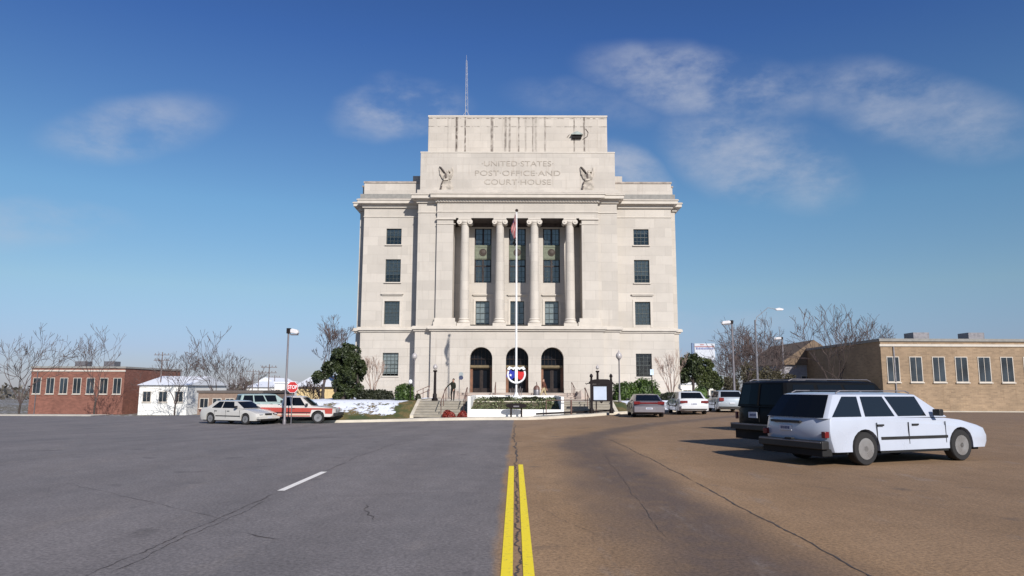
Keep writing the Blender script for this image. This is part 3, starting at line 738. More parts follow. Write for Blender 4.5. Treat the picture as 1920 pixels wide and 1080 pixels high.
fu = flight('door_steps', -4.9, 5.3, 60.9, 63.0, .62, 1.1, 3, M['upstep'], 'low tan granite steps rising to the three arched doors', None)
mb = MB(); mb.box(-5.2, 5.6, 63.0, 65.4, .5, 1.09); mb.box(-5.3, -4.9, 60.9, 63.0, .5, 1.25); mb.box(5.3, 5.7, 60.9, 63.0, .5, 1.25); mb.build('landing', M['upstep'], fu)
b = MB(); b.box(-9.2, 9.6, 60.0, 65.5, .3, .60); struct(b.build('forecourt', M['upstep']))

# white planter round the flagpole
pl = empty('planter', (.05, 49.5, -.4), 'white walled planter with a sloping green bed around the flagpole base', 'planter')
mb = MB(); mb.box(-2.86, 2.98, 46.42, 46.62, -.6, .16); mb.build('front_wall', M['white'], pl, bevel=.02)
for xa in (-3.04, 2.96): mb = MB(); mb.poly([(46.40, -.6), (46.40, .97), (53.9, .99), (53.9, -.6)], .19, (xa, 0, 0), 'yz'); mb.build('side_wall', M['white'], pl, bevel=.02)
mb = MB(); mb.box(-2.85, 2.96, 53.7, 53.9, .3, .985); mb.build('back_wall', M['white'], pl, bevel=.02)
def bedz(X, Y): return lerp(.08, .66, sm((Y - 46.6) / 4.5)) + .05 * noise.noise(Vector((X * 2, Y * 2, 3)))
vs = [(x, y, bedz(x, y)) for y in frange(46.62, 53.7, .3) for x in frange(-2.85, 2.96, .3)]; nx_ = len(frange(-2.85, 2.96, .3)); ny_ = len(frange(46.62, 53.7, .3))
mb = MB(); mb.add(vs, [(j * nx_ + i, j * nx_ + i + 1, (j + 1) * nx_ + i + 1, (j + 1) * nx_ + i) for j in range(ny_ - 1) for i in range(nx_ - 1)])
mb.build('soil', plain('soil and mulch', (.10, .085, .045), .95, var=.35, sc=6), pl)
rnd = random.Random(3)
def leaf(mb, p, s, up=.0, rnd=rnd):
    a = Vector((rnd.gauss(0, 1), rnd.gauss(0, 1), rnd.gauss(0, 1) + up)).normalized(); c = a.cross(Vector((rnd.gauss(0, 1), rnd.gauss(0, 1), rnd.gauss(0, 1)))).normalized(); d = a.cross(c)
    c *= s; d *= s * rnd.uniform(.45, .8)
    p = Vector(p); mb.quad(p - c, p - d * .9, p + c, p + d * .9)
mb = MB()
for _ in range(3600):
    x = rnd.uniform(-2.8, 2.9); y = rnd.uniform(46.66, 52.6)
    if noise.noise(Vector((x * 1.3, y * 1.3, 9))) < -.12: continue
    h = .18 * (1 + noise.noise(Vector((x * 2.3, y * 2, 5))))
    leaf(mb, (x, y, bedz(x, y) + rnd.uniform(0, h)), rnd.uniform(.05, .10))
o = mb.build('ground_cover', M['cover']); tag(o, 'low green ground cover spread over the sloping planter bed', 'ground cover'); o['kind'] = 'stuff'
def hedge(name, x0, x1, y0, y1, z0, z1, n, mat, label, cat, s=.06, group=None, round_=.35, parent=None, seed=1):
    rnd = random.Random(seed); mb = MB(); cx, cy = (x0 + x1) / 2, (y0 + y1) / 2; hx, hy, hz = (x1 - x0) / 2, (y1 - y0) / 2, z1 - z0
    for _ in range(n):
        # points near the skin of a superellipsoid
        u = rnd.uniform(-1, 1); v = rnd.uniform(-1, 1); t_ = rnd.random()
        d = Vector((rnd.gauss(0, 1), rnd.gauss(0, 1), abs(rnd.gauss(0, 1)))); m_ = max(abs(d.x), abs(d.y), abs(d.z)); l = d.length
        d = d / (m_ * (1 - round_) + l * round_); r = rnd.uniform(.72, 1.0) + .24 * noise.noise(Vector((d.x * hx, d.y * hy, d.z * hz)) * 2.6 + Vector((seed, 0, 0)))
        leaf(mb, (cx + d.x * hx * r, cy + d.y * hy * r, z0 + d.z * hz * r), rnd.uniform(s * .7, s * 1.4), rnd=rnd)
    k = MB(); k.lathe([(.72, 0), (.80, .35), (.66, .7), (.3, .84)], (0, 0, 0), 12)
    for v in k.v: mb.v.append((cx + v[0] * hx * .98, cy + v[1] * hy * .98, z0 + v[2] * hz))
    off = len(mb.v) - len(k.v)
    for f in k.f: mb.f.append(tuple(i + off for i in f)); mb.mi.append(0)
    o = mb.build(name, mat); tag(o, label, cat, group); return recenter(o)
hedge('low_hedge', -1.72, -.28, 50.1, 51.0, .62, .88, 1300, M['darkhedge'], 'dark clipped low hedge in the planter left of the flagpole', 'hedge', .05, round_=.05, seed=4)
hedge('low_hedge', .50, 2.05, 50.1, 51.0, .62, .88, 1300, M['darkhedge'], 'dark clipped low hedge in the planter right of the flagpole', 'hedge', .05, round_=.05, seed=5)
hedge('red_shrub', -4.62, -3.72, 45.75, 46.3, -.38, .10, 1500, M['redleaf'], 'larger dark red mounded shrub at the foot of the left steps', 'shrub', .05, round_=.9, seed=6)
hedge('red_shrub', -3.68, -2.98, 45.75, 46.3, -.38, .06, 1200, M['redleaf'], 'smaller dark red mounded shrub touching the white planter wall', 'shrub', .05, round_=.9, seed=7)
# hedges at the building
def HZ(p0, p1, Y):                                       # pixel box -> world extents at depth Y
    a = at(p0[0], p0[1], Y); c = at(p1[0], p1[1], Y); return a.x, c.x, c.z, a.z
x0, x1, z0, z1 = HZ((670, 731), (737, 748), 54); hedge('dark_hedge', x0, x1, 53.3, 54.8, .6, z1, 3200, M['darkhedge'], 'long dark low hedge under the left wing beside the big evergreen', 'hedge', .07, round_=.3, seed=8)
x0, x1, z0, z1 = HZ((741, 720), (776, 748), 51); hedge('round_bush', x0, x1, 50.4, 51.7, .6, z1, 2600, M['hedge'], 'rounded bright green bush left of the entrance steps', 'bush', .06, round_=.35, seed=9)
x0, x1, z0, z1 = HZ((1178, 713), (1237, 742), 55); hedge('green_hedge', x0, x1, 54, 56, .6, z1, 4600, M['hedge'], 'taller mounded green hedge under the right wing window', 'hedge', .07, round_=.5, seed=10)
x0, x1, z0, z1 = HZ((1150, 718), (1190, 740), 54.5); hedge('green_hedge', x0, x1, 53.8, 55.5, .6, z1, 3000, M['hedge'], 'lower green hedge between the globe lamp and the taller hedge', 'hedge', .07, round_=.25, seed=11)
x0, x1, z0, z1 = HZ((1236, 736), (1276, 750), 56); hedge('dark_hedge', x0, x1, 55.4, 57, .6, z1, 1500, M['darkhedge'], 'short dark hedge under the bare crepe myrtle at the right corner', 'hedge', .06, round_=.4, seed=12)
x0, x1, z0, z1 = HZ((776, 733), (790, 750), 52); hedge('small_bush', x0 + .1, x1, 51.6, 52.4, .6, z1 - .2, 500, M['darkhedge'], 'small dark bush beside the steps railing', 'bush', .05, round_=.8, seed=13)

# flagpole with its two limp flags and the round emblem
fx, fy = at(968, 745, 52.5).x, 52.5
fp = empty('flagpole', (fx, fy, .6), 'tall white flagpole with round red and blue emblem standing in the planter', 'flagpole')
mb = MB(); mb.lathe([(.68, .5), (.68, .66), (.52, .70), (.42, .82), (.24, .93), (.13, 1.05), (.10, 1.2)], (fx, fy, 0), 24)
mb.build('pole_base', M['whitemetal'], fp, smooth=35)
ztop = at(972, 397, fy).z; xt = fx + .0
mb = MB(); mb.lathe([(.070, 1.1), (.065, 5), (.052, 10), (.036, ztop)], (fx, fy, 0), 12); mb.build('pole', M['whitemetal'], fp, smooth=60)
mb = MB(); mb.lathe([(.02, -.12), (.09, -.09), (.125, 0), (.09, .09), (.02, .12)], (fx, fy, ztop + .1), 12); mb.build('finial', plain('bronze ball', (.06, .04, .03), .4, .5), fp, smooth=60)
mb = MB(); mb.tube([(fx - .07, fy - .06, ztop), (fx - .09, fy - .07, 6), (fx - .06, fy - .06, 2.2)], .008, 4); mb.build('halyard', M['whitemetal'], fp)
zc = at(968, 703, fy).z; ez = zc                                         # emblem: ring, crossbar, two coloured halves
mb = MB(); r_ = .62
pts = [(fx + r_ * math.sin(a), fy - .13, ez + .05 + r_ * -math.cos(a)) for a in [R(q) for q in range(-112, 113, 8)]]
mb.tube(pts, .075, 8)
mb.poly([(-.68, .42), (-.52, .62), (-.25, .52), (0, .62), (.25, .52), (.52, .62), (.68, .42), (.50, .34), (.40, .46), (.2, .36), (.10, .46), (.10, -.62), (-.10, -.62), (-.10, .46), (-.2, .36), (-.40, .46), (-.50, .34)], .09, (fx, fy - .2, ez))
em = mb.build('emblem', M['whitemetal'], fp, smooth=40)
em['org'] = tuple(fp.location)
mb = MB(); mb.poly([(-.12, .30), (-.30, .26), (-.36, .36), (-.50, .34), (-.52, .14), (-.70, .04), (-.74, -.18), (-.60, -.14), (-.50, -.30), (-.34, -.40), (-.22, -.22), (-.12, -.20)], .05, (fx, fy - .18, ez)); mb.build('blue_half', plain('blue enamel', (.02, .03, .30), .3), em)
mb = MB(); mb.poly([(.12, .28), (.30, .22), (.58, .24), (.56, .05), (.50, -.12), (.44, -.34), (.20, -.34), (.12, -.20)], .05, (fx, fy - .18, ez)); mb.build('red_half', plain('red enamel', (.52, .02, .02), .3), em)
mb = MB()
star = [(-.42 + (.12 if k % 2 == 0 else .05) * math.sin(k * math.pi / 5), -.02 + (.12 if k % 2 == 0 else .05) * math.cos(k * math.pi / 5)) for k in range(10)]
mb.poly(star, .02, (fx, fy - .201, ez)); mb.build('star', M['whitemetal'], em)
mb = MB()                                                              # sheaf of short metal rods behind the pole foot
for k in range(-3, 4):
    if k: mb.tube([(fx + k * .09, fy + .5, .6), (fx + k * .15, fy + .5, 1.62 - abs(abs(k) - 2) * .14)], .022, 5)
o = mb.build('rod_sheaf', M['greymetal']); tag(o, 'sheaf of thin grey upright rods behind the flagpole foot', 'ornament'); recenter(o)
def flagm():
    t = NT('flag cloth'); U = t.pos('Generated'); a, b_, c_ = t.xyz(U)
    st = t.math('SINE', t.math('ADD', t.math('MULTIPLY', a, 26.), t.math('MULTIPLY', c_, 5.)))
    n = t.noise(t.scale(U, (3, 1, 2)), 2.2, 2)
    col = t.mix(t.rng(st, -.25, .1), (.34, .014, .02), (.48, .36, .35))
    blue = t.math('MULTIPLY', t.rng(c_, .60, .66), t.rng(a, .58, .50)); col = t.mix(blue, col, (.03, .04, .16))
    t.base(col); t.rough(.9); return t.m
def hangflag(name, pxa, py0, py1, wmax, mat, label, seed, top=.05):
    z1 = at(970, py0, fy).z; z0 = at(970, py1, fy).z; n = 16; mb = MB(); rn = random.Random(seed); rows = []
    for k in range(n + 1):
        t_ = k / n; w_ = lerp(top, wmax, sm(t_ * 1.7)) * (1 - .45 * sm((t_ - .62) / .38)); z = lerp(z1, z0, t_)
        cx = fx - .06 - w_ / 2 - .03 * math.sin(t_ * 7 + seed)
        row = []
        for j in range(9):
            s_ = j / 8; row.append((cx + (s_ - .5) * w_, fy - .04 + .09 * math.sin(s_ * 12 + t_ * 4 + seed) * (1 if 0 < j < 8 else .4), z + .06 * math.sin(s_ * 5 + seed)))
        rows.append(row)
    for r0 in rows: mb.v += r0
    for k in range(n):
        for j in range(8): o_ = k * 9 + j; mb.f.append((o_, o_ + 1, o_ + 10, o_ + 9)); mb.mi.append(0)
    o = mb.build(name, mat, smooth=80); s = o.modifiers.new('cloth', 'SOLIDIFY'); s.thickness = .008
    tag(o, label, 'flag'); return recenter(o)
hangflag('flag', 965, 402, 447, .36, flagm(), 'limp red and white striped flag with blue corner near the top of the flagpole', 2)
hangflag('flag', 965, 447, 461, .22, plain('black flag cloth', (.012, .012, .013), .9), 'small limp black flag hanging just under the striped flag', 4, top=.12)

# viewing stand with a dark oval top in front of the planter
vx0, vx1 = at(949, 770, 45.8).x, at(987, 770, 45.8).x; vc = (vx0 + vx1) / 2; zt = at(968, 757, 45.8).z; zg = gz(vc, 45) + .16
vt = empty('plaque_stand', (vc, 45.8, zg), 'low stand with a dark oval plaque on two dark legs before the white planter', 'plaque')
mb = MB()
for s_ in (-1, 1): mb = MB(); mb.box(vc + s_ * .33 - .055, vc + s_ * .33 + .055, 45.8, 45.9, zg - .01, zt - .2); mb.build('leg', M['blackmetal'], vt)
mb = MB(); n = 20
P_ = [(vc + .66 * math.copysign(abs(math.cos(a)) ** .6, math.cos(a)), zt - .12 + .15 * math.copysign(abs(math.sin(a)) ** .7, math.sin(a))) for a in [2 * math.pi * k / n for k in range(n)]]
mb.poly(P_, .08, (0, 45.72, 0)); tp = mb.build('plaque', M['blackmetal'], vt)
mb = MB(); mb.box(vc - .18, vc + .18, 45.70, 45.718, zt - .20, zt - .12); mb.build('name_plate', M['greymetal'], tp)

# notice board
kx0, kx1 = at(1109, 740, 45.4).x, at(1146, 740, 45.4).x; kc = (kx0 + kx1) / 2; kz = lambda py: at(1127, py, 45.4).z; zg = gz(kc, 45) + .15
kb = empty('notice_board', (kc, 45.4, zg), 'black framed notice board with blank pale panel, arched top and ball finials at the kerb', 'notice board')
for x in (kx0, kx1):
    mb = MB(); mb.box(x - .075, x + .075, 45.33, 45.47, zg, kz(712)); mb.lathe([(.05, 0), (.09, .05), (.05, .1), (.11, .2), (.09, .3), (.02, .38)], (x, 45.4, kz(712)), 10); mb.lathe([(.14, 0), (.14, .2), (.10, .3)], (x, 45.4, zg), 10); mb.build('post', M['blackmetal'], kb)
mb = MB(); za, zb_ = kz(750), kz(724); mb.box(kx0 + .075, kx1 - .075, 45.34, 45.46, za - .09, za); mb.box(kx0 + .075, kx1 - .075, 45.34, 45.46, zb_, zb_ + .12)
mb.box(kx1 - .28, kx1 - .075, 45.35, 45.46, za, zb_); mb.box(kx0 + .075, kx0 + .13, 45.35, 45.46, za, zb_); mb.lathe([(.12, -.12), (.05, -.2), (.02, -.22)], (kc, 45.4, za + .02), 8); mb.build('frame', M['blackmetal'], kb)
mb = MB(); mb.box(kx0 + .13, kx1 - .28, 45.38, 45.44, za, zb_); mb.build('panel', plain('pale notice panel', (.50, .56, .66), .22, var=.1, sc=.8), kb)
mb = MB(); hh = kz(711) - zb_ - .12
mb.poly([(kx0 - .22, zb_ + .14), (kx1 + .24, zb_ + .10), (kx1 + .1, zb_ + .26), (kc + .45, zb_ + .42), (kc + .25, zb_ + .12 + hh), (kc - .25, zb_ + .12 + hh), (kc - .45, zb_ + .42), (kx0 - .1, zb_ + .30)], .16, (0, 45.32, 0)); mb.build('arched_top', M['blackmetal'], kb)
mb = MB(); a_ = kz(716); mb.tube([(kx0 - .2, 45.4, zb_ + .18), (kx0 - .32, 45.4, zb_ + .12), (kx0 - .36, 45.4, zb_ + .2)], .03, 6); mb.tube([(kx1 + .2, 45.4, zb_ + .14), (kx1 + .34, 45.4, zb_ + .04), (kx1 + .3, 45.4, zb_ - .04)], .03, 6); mb.build('scroll', M['blackmetal'], kb)

# railing at the kerb edge
rl = empty('kerb_railing', (at(1080, 780, 46).x, 46.1, -.3), 'long dark pipe railing running past the notice board in front of the right steps', 'railing')
xa, xb = at(1005, 778, 46.1).x, at(1150, 778, 46.1).x; zt = at(1080, 750, 46.1).z; zl = gz(3, 45) + .18
mb = MB(); mb.bar((xa, 46.1, zl + .04), (xb, 46.1, zl + .28), .10, .11); mb.build('bottom_rail', M['blackmetal'], rl)
mb = MB(); mb.tube([(at(1024, 752, 46.1).x, 46.1, zt - .02), (xb, 46.1, zt)], .028, 6); mb.build('top_rail', M['brownmetal'], rl)
for p_, w_ in ((1024, .03), (1071, .06), (1118, .04)):
    x = at(p_, 760, 46.1).x; mb = MB(); mb.tube([(x, 46.1, zl), (x, 46.1, zt)], w_, 8); mb.build('post', M['brownmetal'], rl)
# handrails on the flights
def handrail(x, y0, z0, y1, z1, label, mat='brownmetal', h=.92, grp=None):
    t_ = empty('handrail', (x, y0, z0), label, 'handrail', grp); y0r, y1r = y0 + .1, y1 - .1
    mb = MB(); mb.tube([(x, y0 - .15, z0 + h - .12), (x, y0r, z0 + h), (x, y1r, z1 + h), (x, y1 + .25, z1 + h), (x, y1 + .25, z1 + h - .1)], .032, 6); mb.build('rail', M[mat], t_)
    for y, z in ((y0r, z0), ((y0 + y1) / 2, (z0 + z1) / 2), (y1r, z1)): mb = MB(); mb.tube([(x, y, z - .05), (x, y, z + h)], .028, 6); mb.build('post', M[mat], t_)
handrail(-4.75, 46.5, -.25, 49.9, .62, 'leaning rail rising up the left outside steps beside the bending person')
handrail(-3.30, 46.9, -.15, 49.9, .62, 'rail up the left outside steps next to the white planter')
handrail(4.85, 46.8, -.15, 49.9, .62, 'rail up the right outside steps behind the notice board')
handrail(-1.68, 60.6, .6, 63.2, 1.1, 'thin reddish handrail on the door steps left of the middle door')
handrail(1.9, 60.6, .6, 63.2, 1.1, 'thin reddish handrail on the door steps right of the middle door')
handrail(5.0, 60.2, .6, 63.4, 1.1, 'tapering dark handrail at the right end of the door steps')
# side ramp rails at the left of the entrance
t_ = empty('ramp_railing', (-8.4, 61.5, .6), 'sloping twin railing climbing along the wall left of the entrance', 'railing')
for dz in (0, .35):
    a = at(781, 734 + dz * 22, 61.5); c = at(806, 723 + dz * 24, 61.5); mb = MB(); mb.tube([a, c], .03, 6); mb.build('rail', M['brownmetal'], t_)
for f_ in (0.05, .5, .95):
    a = at(781, 734, 61.5).lerp(at(806, 723, 61.5), f_); mb = MB(); mb.tube([(a.x, a.y, .6), a], .03, 6); mb.build('post', M['brownmetal'], t_)

# post-top lamps
def globelamp(px_, py_top, py_base, Y, label, r=.17, w=.07, pointed=False, mat='blackmetal', base=None):
    p = at(px_, py_base, Y); zt = at(px_, py_top, Y).z; zb = base if base is not None else p.z; x = p.x
    t_ = empty('post_lamp', (x, Y, zb), label, 'lamp', 'globe lamps about the entrance')
    mb = MB(); mb.lathe([(w * 2.2, 0), (w * 2.2, .12), (w * 1.5, .2), (w * 1.4, .45), (w * 1.0, .52), (w * .85, zt - zb - .62), (w * 1.6, zt - zb - .55), (w * 1.2, zt - zb - .48)], (x, Y, zb), 12); mb.build('post', M[mat], t_, smooth=40)
    mb = MB(); zc = zt - .26
    prof = [(r * .5, -r * 1.2), (r * .95, -r * .6), (r * 1.05, 0), (r * .8, r * .7), (r * .35, r * 1.15), (.015, r * (1.9 if pointed else 1.3))]
    mb.lathe(prof, (x, Y, zc), 14); mb.build('lamp_globe', M['globe'], t_, smooth=60)
globelamp(776, 661, 722, 51.9, 'tall globe lamp behind the rounded green bush left of the steps', .19, .055, base=.6, mat='polegrey')
globelamp(815, 681, 752, 50.1, 'short thick black globe lamp at the left end of the terrace', .15, .10, base=.62)
globelamp(1162, 660, 757, 50.1, 'tall globe lamp with pointed top between the notice board and the hedge', .21, .05, True, mat='polegrey', base=.6)
globelamp(1121, 682, 752, 50.1, 'short globe lamp rising behind the arched notice board top', .11, .09, True, base=.62)
p = at(771, 716, 50.6); o_ = empty('bollard_light', (p.x, 50.25, .6), 'small white globe light just above the rounded green bush', 'light')
mb = MB(); mb.lathe([(.04, 0), (.035, p.z - .6)], (p.x, 50.25, .6), 8); mb.build('post', M['blackmetal'], o_); mb = MB(); mb.lathe([(.04, -.15), (.12, -.08), (.13, .05), (.06, .16)], (p.x, 50.25, p.z), 10); mb.build('lamp_globe', M['whitemetal'], o_, smooth=60)
# round sign on a post
p = at(864.5, 704, 52); t_ = empty('round_sign', (p.x, 52, .62), 'small round grey and blue sign on a thin post behind the bending person', 'sign')
mb = MB(); mb.tube([(p.x - .12, 52.03, .62), (p.x - .12, 52.03, p.z + .2)], .025, 6); mb.build('post', M['greymetal'], t_)
mb = MB(); mb.lathe([(.17, -.015), (.17, .015)], (p.x, 52, p.z + .08), 16, 'y'); d_ = mb.build('disc', plain('grey sign face', (.30, .33, .33), .5), t_); d_['org'] = tuple(t_.location)
mb = MB(); mb.lathe([(.16, -.02), (.16, .02)], (p.x, 51.985, p.z - .16), 14, 'y'); mb.build('lower_disc', plain('dark blue sign face', (.04, .05, .10), .5), t_)
# little sign at the right wing window
p = at(1222, 698, 53); t_ = empty('parking_sign', (p.x, 53, .6), 'small pale blue sign on a dark post behind the green hedge', 'sign')
mb = MB(); mb.tube([(p.x, 53, .6), (p.x, 53, p.z - .05), (p.x - .07, 53, p.z + .1)], .035, 6); mb.build('post', M['blackmetal'], t_)
mb = MB(); mb.box(p.x - .13, p.x + .13, 52.93, 52.955, p.z - .2, p.z + .22); mb.build('sign_face', plain('pale sign', (.55, .66, .76), .4), t_)
# litter bin and low pyramids of stone by the doors
p = at(1005, 738, 62.2); t_ = empty('litter_bin', (p.x, 60.5, .6), 'dark grey domed litter bin standing at the foot of the right door', 'bin')
mb = MB(); mb.lathe([(.24, 0), (.27, .1), (.27, .75), (.25, .8)], (p.x, 60.5, .6), 14); mb.build('body', M['greymetal'], t_, smooth=40)
mb = MB(); mb.lathe([(.28, .8), (.26, .95), (.16, 1.1), (.03, 1.16)], (p.x, 60.5, .6), 14); mb.build('lid', M['brownmetal'], t_, smooth=40)
p = at(1089, 736, 60.5); o = MB(); o.lathe([(.42, 0), (.40, .25), (.30, .3), (.05, .75)], (p.x, 60.6, .6), 4); o = o.build('stone_pyramid', M['upstep']); tag(o, 'low tan stone pyramid right of the door steps', 'ornament'); recenter(o)

# ================================================================== PEOPLE
def person(loc, rz, label, joints, radii, edges, mats, hairr, scale=1.0, subdiv=2, legz=.9, extra=None):
    # joints in metres, person faces -Y locally; one continuous skinned body
    name = 'person'; t_ = empty(name, loc, label, 'person', rz=rz)
    me = bpy.data.meshes.new('skeleton'); idx = {k: i for i, k in enumerate(joints)}
    me.from_pydata([Vector(v) * scale for v in joints.values()], [(idx[a], idx[b_]) for a, b_ in edges], [])
    bm = bmesh.new(); bm.from_mesh(me); lay = bm.verts.layers.skin.verify(); bm.verts.ensure_lookup_table()
    for k, i in idx.items():
        bm.verts[i][lay].radius = tuple(q * scale for q in radii[k]) if isinstance(radii[k], tuple) else (radii[k] * scale,) * 2
        bm.verts[i][lay].use_root = (k == 'pelvis')
    bm.to_mesh(me); bm.free()
    tmp = bpy.data.objects.new('tmp', me); COL.objects.link(tmp)
    tmp.modifiers.new('skin', 'SKIN'); s = tmp.modifiers.new('sub', 'SUBSURF'); s.levels = s.render_levels = subdiv
    dg = bpy.context.evaluated_depsgraph_get(); m2 = bpy.data.meshes.new_from_object(tmp.evaluated_get(dg)); bpy.data.objects.remove(tmp)
    m2.materials.clear()
    for q in mats: m2.materials.append(q)
    J = {k: Vector(v) * scale for k, v in joints.items()}
    def seg(p, a, b_): d = b_ - a; t = max(0, min(1, (p - a).dot(d) / d.length_squared)); return (p - a - d * t).length
    skin = [(a, b_) for a, b_ in edges if any(q in (a, b_) for q in ('head', 'crown', 'nose')) or 'finger' in b_ or 'thumb' in b_ or 'palm' in b_]
    leg = [(a, b_) for a, b_ in edges if any(q in b_ for q in ('hip', 'knee', 'ankle'))]; shoe = [(a, b_) for a, b_ in edges if 'toe' in b_]
    top = [e for e in edges if e not in skin and e not in leg and e not in shoe]
    for f in m2.polygons:
        c = f.center; best = min((min(seg(c, J[a], J[b_]) for a, b_ in g_) , i) for i, g_ in enumerate((skin, top, leg, shoe)) if g_)
        f.material_index = best[1]; f.use_smooth = True
    body = bpy.data.objects.new('body', m2); COL.objects.link(body); body.parent = t_
    mb = MB(); h = J['crown']; hd = J['head']; ax_ = (h - hd).normalized()
    n = 12
    for i in range(6):
        th = i / 5 * 1.75
        for k in range(n):
            a = 2 * math.pi * k / n; rr = hairr * scale
            x = rr * math.sin(th) * math.cos(a) * .86; y = rr * math.sin(th) * math.sin(a); z = rr * math.cos(th)
            if math.sin(a) < -.2: z = max(z, rr * .35); 
            q = Vector((0, 0, 1)).rotation_difference(ax_) @ Vector((x, y + .015, z)); mb.v.append(tuple(lerp(hd, h, .62) + q if isinstance(hd, float) else hd.lerp(h, .62) + q))
    for i in range(5):
        for k in range(n): mb.f.append((i * n + k, i * n + (k + 1) % n, (i + 1) * n + (k + 1) % n, (i + 1) * n + k)); mb.mi.append(0)
    mb.build('hair', plain('dark hair', (.02, .014, .01), .8), t_, world=False, smooth=60)
    # eyes
    if 'nose' in J:
        nz = J['nose']; mb = MB()
        for s_ in (-1, 1):
            c = hd.lerp(h, .5) + (nz - hd.lerp(h, .4)).normalized() * .085 * scale + Vector((s_ * .03 * scale, 0, 0)); mb.lathe([(.004, -.006), (.012, 0), (.004, .006)], c, 8, 'y')
        mb.build('eyes', M['dark'], t_, world=False)
    return t_
def human(pelvis, chest, neck, head, crown, nose, arms, legs):
    """arms: [(shoulder, elbow, wrist, hand dir)], legs: [(hip, knee, ankle, toe)]"""
    J = {'pelvis': pelvis, 'waist': tuple((Vector(pelvis) * .6 + Vector(chest) * .4)), 'chest': chest, 'neck': neck, 'head': head, 'crown': crown, 'nose': nose}
    Rr = {'pelvis': (.16, .12), 'waist': (.145, .11), 'chest': (.18, .125), 'neck': .06, 'head': (.07, .08), 'crown': (.075, .085), 'nose': .018}
    E = [('pelvis', 'waist'), ('waist', 'chest'), ('chest', 'neck'), ('neck', 'head'), ('head', 'crown'), ('head', 'nose')]
    for i, (sh, el_, wr, hd) in enumerate(arms):
        sh, el_, wr, hd = map(Vector, (sh, el_, wr, hd)); hd = hd.normalized(); side = hd.cross(Vector((0, 1, .2))).normalized()
        J[f'shoulder{i}'] = sh; J[f'elbow{i}'] = el_; J[f'wrist{i}'] = wr; J[f'palm{i}'] = wr + hd * .085
        Rr[f'shoulder{i}'] = .065; Rr[f'elbow{i}'] = .048; Rr[f'wrist{i}'] = .03; Rr[f'palm{i}'] = (.032, .02)
        E += [('chest', f'shoulder{i}'), (f'shoulder{i}', f'elbow{i}'), (f'elbow{i}', f'wrist{i}'), (f'wrist{i}', f'palm{i}')]
        bend = hd.cross(side)
        for f_, (o_, ln) in enumerate(((-.03, .075), (-.01, .085), (.01, .08), (.03, .062))):
            a = wr + hd * (.10 + ln * .5) + side * o_; c = a + hd * ln * .45 + bend * ln * .45
            J[f'finger{i}{f_}a'] = a; J[f'finger{i}{f_}b'] = c; Rr[f'finger{i}{f_}a'] = .0095; Rr[f'finger{i}{f_}b'] = .007
            E += [(f'palm{i}', f'finger{i}{f_}a'), (f'finger{i}{f_}a', f'finger{i}{f_}b')]
        J[f'thumb{i}'] = wr + hd * .07 - side * .06 + bend * .01; Rr[f'thumb{i}'] = .010; E.append((f'wrist{i}', f'thumb{i}'))
    for i, (hp, kn, an, to) in enumerate(legs):
        J[f'hip{i}'] = hp; J[f'knee{i}'] = kn; J[f'ankle{i}'] = an; J[f'toe{i}'] = to
        Rr[f'hip{i}'] = (.095, .095); Rr[f'knee{i}'] = .065; Rr[f'ankle{i}'] = .045; Rr[f'toe{i}'] = (.045, .03)
        E += [('pelvis', f'hip{i}'), (f'hip{i}', f'knee{i}'), (f'knee{i}', f'ankle{i}'), (f'ankle{i}', f'toe{i}')]
    return J, Rr, E
skinm = plain('skin', (.42, .24, .17), .5, var=.05); shoe = plain('dark shoes', (.02, .015, .012), .6)
# bending person at the top of the left steps, leaning to the left
p = at(849, 752, 50.3)
J, Rr, E = human((0.02, .05, .86), (-.02, -.12, 1.24), (.03, -.2, 1.40), (.05, -.24, 1.47), (.06, -.25, 1.62), (-.02, -.36, 1.50),
    [((-.18, -.12, 1.28), (-.40, -.22, 1.06), (-.52, -.35, .86), (-.6, -.4, -.5)), ((.16, -.1, 1.27), (.20, -.22, 1.0), (.12, -.4, .85), (-.3, -.5, -.6))],
    [((-.09, .03, .82), (-.12, -.04, .45), (-.10, .05, .07), (-.14, -.10, .03)), ((.1, .03, .82), (.08, -.02, .45), (.06, .08, .07), (.05, -.07, .03))])
person((p.x, 50.3, .62), 0, 'person in dark olive jacket leaning forward at the head of the left steps', J, Rr, E,
       [skinm, plain('dark olive jacket', (.014, .015, .008), .9, var=.3), plain('dark trousers', (.012, .011, .010), .9), shoe], .105, scale=.93)
# striding person at the right door
p = at(1019, 736, 61.7)
J, Rr, E = human((0, 0, .92), (-.03, -.02, 1.30), (-.04, -.03, 1.48), (-.04, -.04, 1.56), (-.03, -.03, 1.70), (-.13, -.08, 1.59),
    [((-.1, -.16, 1.40), (-.02, -.20, 1.12), (-.16, -.28, .92), (-.5, -.2, -.6)), ((.06, .14, 1.40), (.16, .16, 1.12), (.24, .1, .88), (.2, 0, -.9))],
    [((-.05, -.08, .86), (-.22, -.10, .50), (-.36, -.08, .08), (-.50, -.10, .05)), ((.05, .07, .86), (.12, .07, .47), (.40, .06, .10), (.28, .05, .04))])
person((p.x, 60.75, .62), 0, 'person in brown jacket and khaki trousers striding past the right door', J, Rr, E,
       [skinm, plain('brown jacket', (.10, .035, .02), .9, var=.2), plain('khaki trousers', (.42, .34, .20), .9), shoe], .105, scale=.98)
